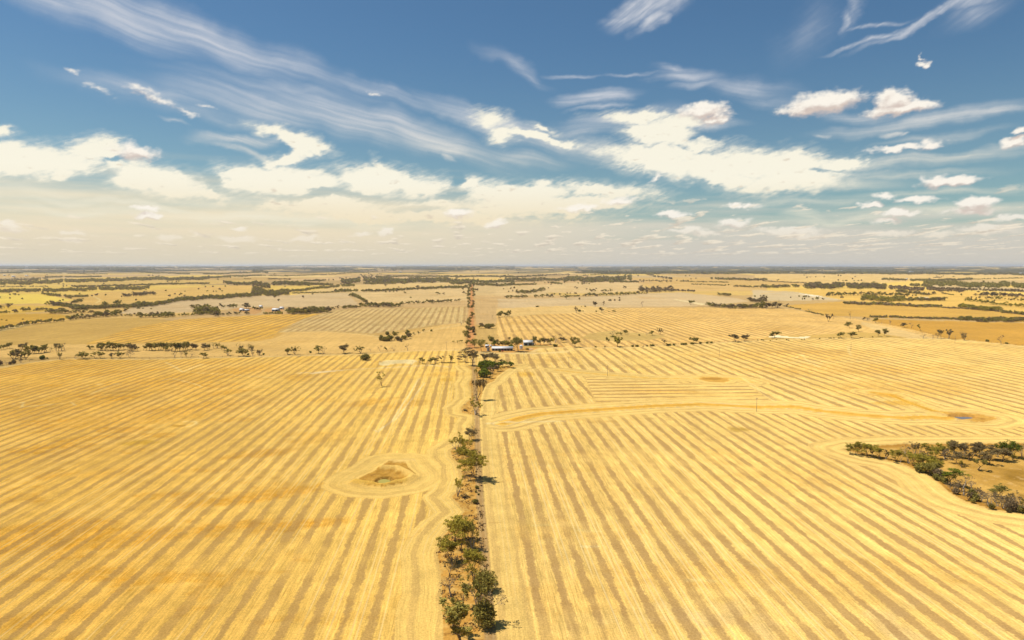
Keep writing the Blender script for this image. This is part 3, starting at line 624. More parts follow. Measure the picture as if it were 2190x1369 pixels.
# ------------------------------------------------------------------ materials for things
def mat(name, col, rough=.8, spec=.2, var=.15, scale=1.0, metal=0.0, objvar=0.0):
    m = bpy.data.materials.new(name); m.use_nodes = True; g = G(m.node_tree)
    tc = g.n('ShaderNodeTexCoord'); n = g.noise(tc.outputs['Object'], scale, 4, .6)
    c = g.v('SCALE', tuple(col) if len(col) == 3 else col[:3], None, g.m('MULTIPLY_ADD', n, 2 * var, 1 - var))
    if objvar:
        oi = g.n('ShaderNodeObjectInfo'); c = g.v('SCALE', c, None, g.m('MULTIPLY_ADD', oi.outputs['Random'], objvar, 1 - objvar / 2))
    b = g.n('ShaderNodeBsdfPrincipled'); g.put(b.inputs['Base Color'], c)
    b.inputs['Roughness'].default_value = rough; b.inputs['Specular IOR Level'].default_value = spec; b.inputs['Metallic'].default_value = metal
    out = g.n('ShaderNodeOutputMaterial'); g.nt.links.new(b.outputs[0], out.inputs['Surface']); return m
def leaf_mat(name, ca, cb, transl=.25, k=2.2, scale=.35):
    m = bpy.data.materials.new(name); m.use_nodes = True; g = G(m.node_tree)
    pos = g.n('ShaderNodeNewGeometry'); n = g.noise(pos.outputs['Position'], scale, 3, .6)
    oi = g.n('ShaderNodeObjectInfo')
    rnd = pos.outputs['Random Per Island']
    f = g.m('ADD', g.m('MULTIPLY', rnd, .45), g.m('ADD', g.ss(n, .35, .65, 0, .45), g.m('MULTIPLY_ADD', oi.outputs['Random'], .4, -.1)))
    c = g.mix(f, ca, cb)
    d = g.n('ShaderNodeBsdfDiffuse'); g.put(d.inputs['Color'], c)
    t = g.n('ShaderNodeBsdfTranslucent'); g.put(t.inputs['Color'], g.v('SCALE', c, None, 1.3))
    mx = g.n('ShaderNodeMixShader'); mx.inputs[0].default_value = transl
    g.nt.links.new(d.outputs[0], mx.inputs[1]); g.nt.links.new(t.outputs[0], mx.inputs[2])
    out = g.n('ShaderNodeOutputMaterial'); g.nt.links.new(mx.outputs[0], out.inputs['Surface']); return m
LEAF = dict(
    olive=leaf_mat('leaf_olive', (.160, .135, .024), (.450, .365, .055)),
    dark=leaf_mat('leaf_dark_green', (.150, .128, .032), (.350, .290, .068)),
    green=leaf_mat('leaf_bright_green', (.075, .090, .010), (.200, .225, .024)),
    brown=leaf_mat('leaf_dull_brown', (.140, .105, .045), (.280, .210, .095)),
    grey=leaf_mat('leaf_grey_twigs', (.150, .105, .055), (.300, .220, .120)))
BARK = mat('bark_grey_brown', (.16, .12, .085), .9, .1, .35, 3.0, objvar=.4)
BARKP = mat('bark_pale', (.34, .29, .23), .85, .1, .35, 3.0, objvar=.4)

# ------------------------------------------------------------------ trees
def tubes(paths, sides):
    V, Fc = [], []; off = 0
    for pts, rad in paths:
        pts = np.array(pts); n = len(pts)
        for i in range(n):
            d = pts[min(i + 1, n - 1)] - pts[max(i - 1, 0)]; d = d / (np.linalg.norm(d) + 1e-9)
            a = np.cross(d, (1, 0, 0) if abs(d[0]) < .8 else (0, 1, 0)); a /= np.linalg.norm(a); b = np.cross(d, a)
            for s in range(sides):
                t = 2 * pi * s / sides; V.append(pts[i] + rad[i] * (cos(t) * a + sin(t) * b))
        for i in range(n - 1):
            for s in range(sides):
                s2 = (s + 1) % sides
                Fc.append((off + i * sides + s, off + i * sides + s2, off + (i + 1) * sides + s2, off + (i + 1) * sides + s))
        off += n * sides
    return np.array(V), np.array(Fc, np.int64)

KINDS = {  # trunk fraction, stems, levels, spread, ratio, up-pull, clump (rx, rz), lowest leaf level
    'umbrella': dict(tr=.20, stems=(1, 3), lev=3, spread=.60, ratio=.80, up=.18, cl=(.105, .036), kids=(2, 4), L=.26),
    'round':    dict(tr=.22, stems=(1, 1), lev=3, spread=.75, ratio=.72, up=.05, cl=(.10, .08), kids=(3, 4), L=.24),
    'tall':     dict(tr=.26, stems=(1, 2), lev=3, spread=.48, ratio=.74, up=.20, cl=(.06, .07), kids=(2, 3), L=.26),
    'sparse':   dict(tr=.16, stems=(2, 4), lev=3, spread=.55, ratio=.76, up=.15, cl=(.060, .045), kids=(2, 2), L=.28),
    'bush':     dict(tr=.05, stems=(3, 5), lev=2, spread=.85, ratio=.75, up=.0, cl=(.15, .13), kids=(3, 4), L=.30),
    'dead':     dict(tr=.16, stems=(1, 3), lev=4, spread=.62, ratio=.74, up=.05, cl=(.05, .03), kids=(2, 3), L=.24)}
def grow_tree(kind, seed, lod):
    K = KINDS[kind]; rg = random.Random(seed * 31 + hash_s(kind))
    paths, tips = [], []
    def branch(p, d, L, r, lvl):
        n = 4 if lod == 0 else 3
        pts, rad = [p], [r]; cur, dr = Vector(p), Vector(d)
        for i in range(1, n):
            dr = (dr + Vector((rg.gauss(0, .13), rg.gauss(0, .13), rg.gauss(0, .08) + K['up'] * .35))).normalized()
            cur = cur + dr * (L / (n - 1)); pts.append(tuple(cur)); rad.append(r * (1 - .45 * i / (n - 1)))
        paths.append((pts, rad))
        if lvl >= 2 or (lvl >= 1 and kind in ('bush', 'round')): tips.append((tuple((Vector(pts[-1]) + Vector(pts[-2])) / 2), lvl, rg.random()))
        if lvl >= K['lev']:
            tips.append((pts[-1], lvl, rg.random())); return
        nk = rg.randint(*K['kids']); ph = rg.random() * 6.28
        for k_ in range(nk):
            ph += 6.283 / nk + rg.uniform(-.5, .5)
            a = Vector((cos(ph), sin(ph), 0)); a = (a - dr * a.dot(dr))
            if a.length < .1: a = Vector((1, 0, 0))
            a.normalize(); sp = K['spread'] * rg.uniform(.6, 1.35)
            nd = (dr * cos(sp) + a * sin(sp) + Vector((0, 0, K['up']))).normalized()
            st = pts[-1] if (k_ or n < 3) else pts[-2]
            branch(st, nd, L * K['ratio'] * rg.uniform(.75, 1.2), rad[-1] * .78, lvl + 1)
    ns = rg.randint(*K['stems']); ph = rg.random() * 6.28
    for s in range(ns):
        ph += 6.283 / ns + rg.uniform(-.4, .4); tl = .06 if ns == 1 else rg.uniform(.25, .6)
        d = Vector((cos(ph) * tl, sin(ph) * tl, 1)).normalized()
        branch((0, 0, 0), d, K['tr'] + .12 if kind != 'bush' else .12, (.022 if ns < 3 else .015) * (1.35 if kind in ('sparse', 'dead') else 1), 0)
    wv, wf = tubes(paths, {0: 5, 1: 4, 2: 3}[lod])
    nr = np.random.default_rng(seed * 7 + 3)
    per = {0: 27, 1: 12, 2: 4}[lod]; ls = {0: .0175, 1: .034, 2: .075}[lod]
    if kind == 'dead': per, ls = {0: 3, 1: 2, 2: 1}[lod], {0: .012, 1: .016, 2: .03}[lod]
    if kind == 'sparse': per = int(per * .8)
    tp = np.array([t[0] for t in tips]); rx, rz = K['cl']
    if lod == 2 and len(tp) > 26: tp = tp[nr.permutation(len(tp))[:26]]; ls *= 1.15; per = 5 if kind != 'dead' else 1
    keep = nr.random(len(tp)) > ({'sparse': .42, 'umbrella': .12}.get(kind, .05)); tp = tp[keep]
    m = len(tp); q = nr.normal(size=(m, per, 3)); q /= np.linalg.norm(q, axis=-1, keepdims=True); q *= nr.random((m, per, 1)) ** .45
    sc_ = nr.uniform(.7, 1.3, (m, 1, 1))
    c = tp[:, None, :] + q * np.array([rx, rx, rz]) * sc_ + np.array([0, 0, rz * .5]); c = c.reshape(-1, 3)
    N = len(c); a = nr.normal(size=(N, 3)); a[:, 2] *= .5; a /= np.linalg.norm(a, axis=1, keepdims=True)
    b = np.cross(a, nr.normal(size=(N, 3))); b /= np.linalg.norm(b, axis=1, keepdims=True)
    s = ls * nr.uniform(.6, 1.35, (N, 1)); a *= s; b *= s * .7
    lv = np.stack([c - a - b, c + a - b * .6, c + a * .8 + b, c - a * .7 + b * .8], 1).reshape(-1, 3)
    lf = np.arange(N * 4).reshape(N, 4)
    zt = max(np.percentile(lv[:, 2], 99.5) if N and kind != 'dead' else 0, wv[:, 2].max() * .97)
    wv = wv / zt; lv = lv / zt; lv[:, 2] = np.maximum(lv[:, 2], .03); wv[:, 2] = np.maximum(wv[:, 2], -.02)
    allv = np.concatenate([wv, lv]); wd = (np.percentile(allv[:, 0], 98.5) - np.percentile(allv[:, 0], 1.5) + np.percentile(allv[:, 1], 98.5) - np.percentile(allv[:, 1], 1.5)) / 2
    return wv, wf, lv, lf, wd
def hash_s(s): return sum(ord(c) * (i + 1) for i, c in enumerate(s))
NVAR = {0: 6, 1: 5, 2: 5}
_raw, _mesh = {}, {}
def raw(kind, v, lod):
    v = int(v)
    k_ = (kind, v, lod)
    if k_ not in _raw: _raw[k_] = grow_tree(kind, v + 1 + 10 * lod, lod)
    return _raw[k_]
def mk(name, v, f, mats, mi=None):
    me = bpy.data.meshes.new(name); mesh_fill(me, v, f, mi)
    for q in mats: me.materials.append(q)
    return me
def meshes(kind, v, lod, leaf, pale):
    k_ = (kind, v, lod, leaf, pale)
    if k_ not in _mesh:
        wv, wf, lv, lf, wd = raw(kind, v, lod); bk = BARKP if pale else BARK
        if lod < 2: _mesh[k_] = (mk('trunk', wv, wf, [bk]), mk('crown', lv, lf, [LEAF[leaf]]), wd)
        else: _mesh[k_] = (mk('tree', np.concatenate([wv, lv]), np.concatenate([wf, lf + len(wv)]), [bk, LEAF[leaf]], [0] * len(wf) + [1] * len(lf)), None, wd)
    return _mesh[k_]
RG = random.Random(5)
SPEC = []    # (X, Y, z, h, w, kind, leaf, name, label, group, photo height)
def tree(k_, x, y, h, w=None, kind='round', leaf='dark', label=None, group=None, jit=0):
    """k_: frame, (x, y) foot of the tree, h/w its size, in that frame's pixels"""
    (px, py), s = fr(k_, (x, y))[0], FR[k_][2]
    X, Y = P(px, py); X, Y = float(X), float(Y)
    z = float(ground_z(np.array([X]), np.array([Y]))[0])
    _, _, dp = to_px(X, Y); mpp = float(dp) / FPX
    hp = h / s; wp = (w if w else h) / s
    SPEC.append([X, Y, z, hp * mpp / cos(PITCH) * 1.03, wp * mpp, kind, leaf, label, group, hp])

# --- the windbreak strip beside the track, nearest first
ST = 'gums and mallees in the windbreak strip beside the track'
def S_(x, y, h, w, kind, leaf, label): tree('S', x, y, h, w, kind, leaf, label, ST)
S_(240, 1412, 330, 190, 'tall', 'dark', 'dense dark green bushy mallee cut by the bottom edge, nearest of the windbreak strip')
S_(205, 1330, 215, 150, 'tall', 'dark', 'leafy green upright mallee growing into the nearest bushy mallee of the strip')
S_(345, 1245, 325, 190, 'sparse', 'dark', 'tall forked white limbed gum with thin dark tufts, largest in the near strip')
S_(385, 1288, 150, 120, 'bush', 'dark', 'low dark green bush at the track edge right of the forked white limbed gum')
S_(405, 1270, 190, 150, 'dead', 'grey', 'leafless grey sapling leaning over the track beside the forked white limbed gum')
S_(180, 1110, 110, 90, 'dead', 'grey', 'small dead grey snag at the left edge of the strip above the bushy mallee')
S_(245, 1180, 150, 60, 'tall', 'dark', 'narrow dark green sapling just behind the nearest bushy mallee')
S_(318, 1010, 185, 130, 'umbrella', 'olive', 'olive yellow topped mallee just behind the forked white limbed gum')
S_(390, 1075, 130, 110, 'bush', 'dark', 'dark tangled shrub half shading the track behind the forked gum')
S_(190, 920, 165, 135, 'umbrella', 'olive', 'broad olive mallee at the left edge of the strip with a small snag below it')
S_(172, 980, 95, 60, 'sparse', 'brown', 'thin brownish sapling on bare ground below the broad olive mallee')
S_(238, 833, 190, 130, 'umbrella', 'olive', 'dense olive mallee in the middle of the second clump of the strip')
S_(205, 775, 165, 130, 'umbrella', 'olive', 'spreading olive mallee at the top left of the second clump of the strip')
S_(308, 830, 185, 75, 'sparse', 'dark', 'slender open mallee on the track side of the second clump')
S_(275, 770, 120, 90, 'umbrella', 'olive', 'short olive mallee at the back of the second clump of the strip')
S_(222, 512, 122, 62, 'sparse', 'olive', 'lone slender mallee with a leaning bare stem on open ground between two clumps')
S_(325, 398, 172, 165, 'umbrella', 'olive', 'big flat topped olive mallee casting a branchy shadow on the track')
S_(288, 415, 85, 60, 'dead', 'grey', 'bare blackened sapling in front of the big flat topped mallee')
S_(250, 310, 95, 80, 'umbrella', 'olive', 'small olive mallee tucked left behind the big flat topped mallee')
S_(292, 300, 85, 90, 'umbrella', 'olive', 'flat olive crown just behind the big flat topped mallee')
S_(222, 258, 130, 85, 'sparse', 'olive', 'wispy umbrella shaped mallee leaning out over the left paddock')
S_(262, 235, 75, 70, 'umbrella', 'olive', 'small umbrella mallee between the wispy one and the brown bush')
S_(290, 172, 72, 68, 'round', 'brown', 'compact dark brown bush with a bare dead spike above it')
S_(302, 165, 90, 30, 'dead', 'grey', 'thin pale dead spike rising behind the compact brown bush')
for i, (x, y, h, w, l) in enumerate([(335,462,20,18,'tiny green shrub by the track, farthest of four'),(330,485,14,14,'tiny green shrub by the track, second farthest of four'),(326,550,26,32,'black looking low shrub by the track, nearest of four'),(345,500,12,12,'speck of a shrub on the track verge between its bigger neighbours')]):
    tree('S', x, y, h, w, 'bush', 'dark', l + (' in the gap of the strip' if i < 3 else ''), 'low shrubs beside the track')
tree('F', 480, 1228, 222, 205, 'sparse', 'olive', 'open crowned brownish gum alone beside the track with its shadow at its foot', ST)
tree('F', 498, 1035, 285, 180, 'tall', 'brown', 'tall brown leaved gum with a grey lower half standing next along the strip', ST)
tree('F', 345, 1175, 20, 40, 'bush', 'brown', 'low dry shrub left of the open crowned gum', 'low shrubs beside the track')
FC = 'trees of the bright clump by the farm gate'
for x, y, h, w, kd, lf, l in [
    (445,578,245,215,'umbrella','brown','largest spreading gum by the farm gate with a heavy brownish olive crown'),
    (345,532,115,150,'umbrella','brown','flat crowned gum leaning out left of the largest gate gum'),
    (610,525,115,130,'umbrella','brown','see through umbrella gum between the two dense gate gums'),
    (740,548,148,145,'round','brown','rounded dark gum behind the bright green clump'),
    (822,545,55,60,'umbrella','brown','small flat topped gum right of the rounded dark gum'),
    (575,612,100,110,'bush','green','bright green mallee at the back left of the bright clump'),
    (640,600,95,110,'bush','green','bright green mallee at the top middle of the bright clump'),
    (700,610,95,110,'bush','green','yellow green mallee behind the grey mallee of the bright clump'),
    (840,585,80,80,'umbrella','green','bright green mallee second from the right end of the clump'),
    (925,602,88,105,'umbrella','green','green mallee at the right hand tip of the bright clump'),
    (790,600,85,80,'umbrella','green','green mallee in the back row of the bright clump left of the tip pair'),
    (820,652,70,60,'umbrella','olive','small olive mallee with a visible stem below the clump tip'),
    (770,650,85,75,'umbrella','brown','dull grey green mallee in the middle of the bright clump'),
    (700,685,110,105,'sparse','grey','greyish bare looking mallee in the middle front of the bright clump'),
    (620,660,95,90,'bush','green','brightest green rounded mallee left of the grey mallee'),
    (503,728,145,85,'sparse','olive','thin tall olive mallee at the left front of the bright clump'),
    (588,725,110,130,'bush','green','broad bright green mallee at the front of the clump'),
    (670,745,110,70,'umbrella','green','bright green mallee with bent stem at the front right of the clump')]:
    tree('F', x, y, h, w, kd, lf, l, FC)
FG = 'trees around the farm sheds'
for x, y, h, w, kd, lf, l in [
    (555,388,165,135,'round','dark','broad dark tree left of the grey water tank'),
    (470,335,118,110,'round','dark','dark tree at the corner where the red road meets the farm'),
    (692,312,130,110,'round','dark','tall dark rounded tree standing behind the water tank'),
    (742,325,75,65,'round','green','yellow green small tree right of the tall dark rounded tree'),
    (795,325,82,75,'round','dark','first dark tree from the left in the row behind the long shed'),
    (840,325,86,75,'round','dark','second dark tree from the left in the row behind the long shed'),
    (880,330,92,75,'round','dark','third dark tree from the left in the row behind the long shed'),
    (918,332,85,70,'round','olive','fourth tree from the left in the row behind the long shed'),
    (918,238,46,45,'umbrella','brown','small umbrella tree alone in stubble behind the sheds'),
    (765,262,40,40,'bush','brown','small scrubby bush alone in stubble behind the tall dark rounded tree'),
    (955,340,55,55,'bush','green','light green bush at the right end of the long shed'),
    (1048,382,192,145,'round','dark','tallest dark gum at the end of the long shed with twin trunks'),
    (1166,360,22,42,'bush','dark','low dark round shrub on the bare yard right of the tallest gum'),
    (802,388,20,26,'bush','green','little green bush against the front of the long shed'),
    (1280,300,118,72,'round','dark','dark tree just right of the pale roofed shed'),
    (1342,300,98,85,'round','dark','second dark tree right of the pale roofed shed'),
    (1390,296,95,70,'round','brown','brownish tree in the middle of the row right of the sheds'),
    (1432,288,80,70,'round','brown','dull tree behind the green one in the row right of the sheds'),
    (1482,290,88,80,'round','olive','light green rounded tree in the row right of the sheds'),
    (1535,272,122,115,'dead','brown','large half bare spreading gum at the right end of the farm row'),
    (1610,262,68,85,'round','brown','low dark tree ending the farm row on the right'),
    (1545,322,38,48,'bush','dark','small round shrub below the large half bare gum'),
    (1800,328,132,122,'round','dark','lone full rounded tree on the pale track right of the farm')]:
    tree('F', x, y, h, w, kd, lf, l, FG)
RV = 'trees lining the red dirt road'
for i, (x, y, h, w) in enumerate([(362,308,80,55),(372,235,100,75),(368,185,85,80),(375,132,78,78),(385,62,85,70),(368,95,60,60),(392,20,70,60),(398,-20,60,55)]):
    tree('F', x, y, h, w, 'round', 'dark', ['smallest roadside tree with a bare stem at the near left end of the red road','densest roadside tree, second from the near left end of the red road'][i] if i < 2 else 'dark roadside gum on the left verge of the red dirt road', RV if i < 2 else RV + ', left verge')
for x, y, h, w in [(448,100,55,60),(455,130,30,35),(470,165,25,40)]: tree('F', x, y, h, w, 'bush', 'brown', 'scrubby bush on the right verge of the red dirt road', 'scrub on the right verge of the red road')
for x, y, h, w, l in [(180,268,26,35,'leftmost of three little trees in line left of the red road'),(240,274,38,50,'middle of three little trees in line left of the red road'),(300,266,36,34,'rightmost of three little trees in line left of the red road')]:
    tree('F', x, y, h, w, 'umbrella', 'dark', l, 'little trees left of the red road')
# --- grove on the right
GV = 'trees of the grove around the grazed paddock'
GR = [(525,542,90,75,'umbrella','olive'),(585,548,115,100,'umbrella','olive'),(690,562,108,105,'umbrella','olive'),(735,572,75,35,'sparse','brown'),(815,588,112,110,'umbrella','olive'),(870,592,85,42,'sparse','brown'),
    (962,612,105,112,'umbrella','olive'),(1010,622,92,55,'sparse','olive'),(1085,632,112,95,'sparse','olive'),(1050,560,122,100,'dead','grey'),(1150,552,108,75,'sparse','brown'),(1192,552,108,70,'sparse','olive'),
    (1272,568,112,85,'umbrella','olive'),(1362,500,60,58,'round','olive'),(1340,592,112,90,'umbrella','olive'),(1480,560,132,100,'umbrella','olive'),(1562,582,142,115,'umbrella','brown'),(1552,640,112,120,'round','brown'),
    (1690,582,142,95,'umbrella','brown'),(1760,572,135,95,'umbrella','brown'),(1870,602,130,95,'umbrella','brown'),(1862,636,112,115,'round','brown'),(1985,612,112,135,'round','brown'),(1985,545,112,85,'umbrella','green'),
    (2090,572,142,135,'umbrella','green'),(2170,570,118,80,'dead','grey'),(1752,694,98,85,'tall','dark'),(1150,662,115,105,'umbrella','olive'),(1200,712,60,80,'bush','dark'),(1260,682,132,115,'umbrella','olive'),
    (1290,748,112,112,'round','dark'),(1350,724,115,105,'umbrella','olive'),(1480,835,150,155,'umbrella','green'),(1505,892,72,100,'dead','grey'),(1375,770,80,70,'bush','grey'),(1440,825,50,50,'bush','dark'),(1408,806,42,45,'bush','dark'),
    (1612,932,155,115,'dead','grey'),(1690,932,48,55,'bush','dark'),(1722,988,62,60,'bush','dark'),(1700,905,95,80,'dead','grey'),(1862,1052,135,130,'dead','grey'),(1960,962,112,130,'umbrella','dark'),(1990,1062,132,100,'sparse','grey'),
    (2060,1082,92,90,'bush','grey'),(2100,1012,105,95,'sparse','brown'),(2152,1102,155,95,'dead','grey'),(2155,1100,60,60,'bush','dark'),(2185,1095,120,90,'sparse','dark'),(1910,1000,90,80,'sparse','brown'),(1430,600,90,60,'dead','grey'),(1590,670,60,40,'sparse','olive'),
    (2270,1120,110,100,'sparse','dark'),(2240,560,120,110,'umbrella','olive'),(2330,580,120,110,'umbrella','brown')]
NAMED_G = {0:'leftmost tree of the right hand grove, small umbrella crown',1:'tall umbrella gum second from the left end of the right hand grove',2:'neat round crowned gum third from the left end of the grove',4:'vase shaped gum standing clear, fourth large one from the left end of the grove',
    6:'wide olive gum at the start of the grove where the bare trees begin',9:'wide bare grey tree at the back of the grove near its left end',13:'small dark round crown poking above the back row of the grove',26:'lone upright dark bush standing in the open paddock inside the grove',
    24:'bright green spreading gum near the right edge at the back of the grove',23:'green gum just left of the bright green spreading gum at the back of the grove',22:'broad brown rounded tree near the right end of the back row',21:'brown rounded tree left of the broad brown one in the back row',
    17:'rust brown rounded tree in front of the back row, centre of the grove',28:'low dark bush at the front edge below the olive gums',29:'yellow green gum in the middle of the front clump of the grove',30:'dark rounded gum lowest of the front clump of the grove',
    32:'large green gum alone on the curved front edge of the grove',33:'grey dead thicket at the foot of the large green gum',37:'tall bare grey tree right of the large green gum',42:'dark flat canopy above the bare trees at the lower right of the grove',46:'bare grey tree at the lower right corner of the picture side of the grove',
    5:'thin half bare sapling between the vase shaped gum and the next one',3:'thin brownish sapling leaning on the round crowned gum'}
for i, (x, y, h, w, kd, lf) in enumerate(GR):
    l = NAMED_G.get(i)
    if l: tree('R', x, y, h * 1.12, w * 1.15, kd, lf, l, GV)
    else:
        ad = {'umbrella': 'flat crowned olive gum', 'round': 'rounded brown tree', 'sparse': 'thin half bare tree', 'dead': 'bare grey dead tree', 'bush': 'low scrubby bush', 'tall': 'upright tree'}[kd]
        back = y < 650
        tree('R', x, y, h * 1.12, w * 1.15, kd, lf, ad + (' among the back row of the right hand grove' if back else ' on the curved front edge of the right hand grove'), ad + ('s of the grove back row' if back else 's of the grove front edge'))
for pts, kd, lf, h, l, gr in [
    ([(1660,985),(1590,900),(1780,1000),(1840,1010),(1935,1040),(1770,960),(2020,1040),(2120,1080),(2080,1050),(1560,860)], ['dead','dead','sparse'], ['grey'], 95, 'bare grey sapling crowded along the lower edge of the grove', 'bare saplings of the lower grove edge'),
    ([(1700,1010),(1880,1070),(2040,1100),(1350,790),(1540,925)], ['bush'], ['dark','grey','brown'], 52, 'low scrub bush rooted along the lower edge of the grove', 'scrub bushes of the lower grove edge'),
    ([(1120,600),(1230,590),(1300,610),(1400,560),(1440,590),(1500,600),(1620,560),(1660,600),(1720,560),(1820,590),(1940,570),(2040,560),(2080,600)], ['sparse','dead','umbrella'], ['brown','grey','olive'], 95, 'thin brownish tree filling the back row of the grove', 'thin filling trees of the grove back row'),
    ([(1230,650),(1310,660),(1240,720),(1330,745),(1180,690)], ['umbrella','bush'], ['olive'], 92, 'olive tree packed into the dense front clump of the grove', 'front clump trees of the grove')]:
    for x, y in pts: hh = h * RG.uniform(.75, 1.15); tree('R', x, y, hh, hh * .85, RG.choice(kd), RG.choice(lf), l, gr)
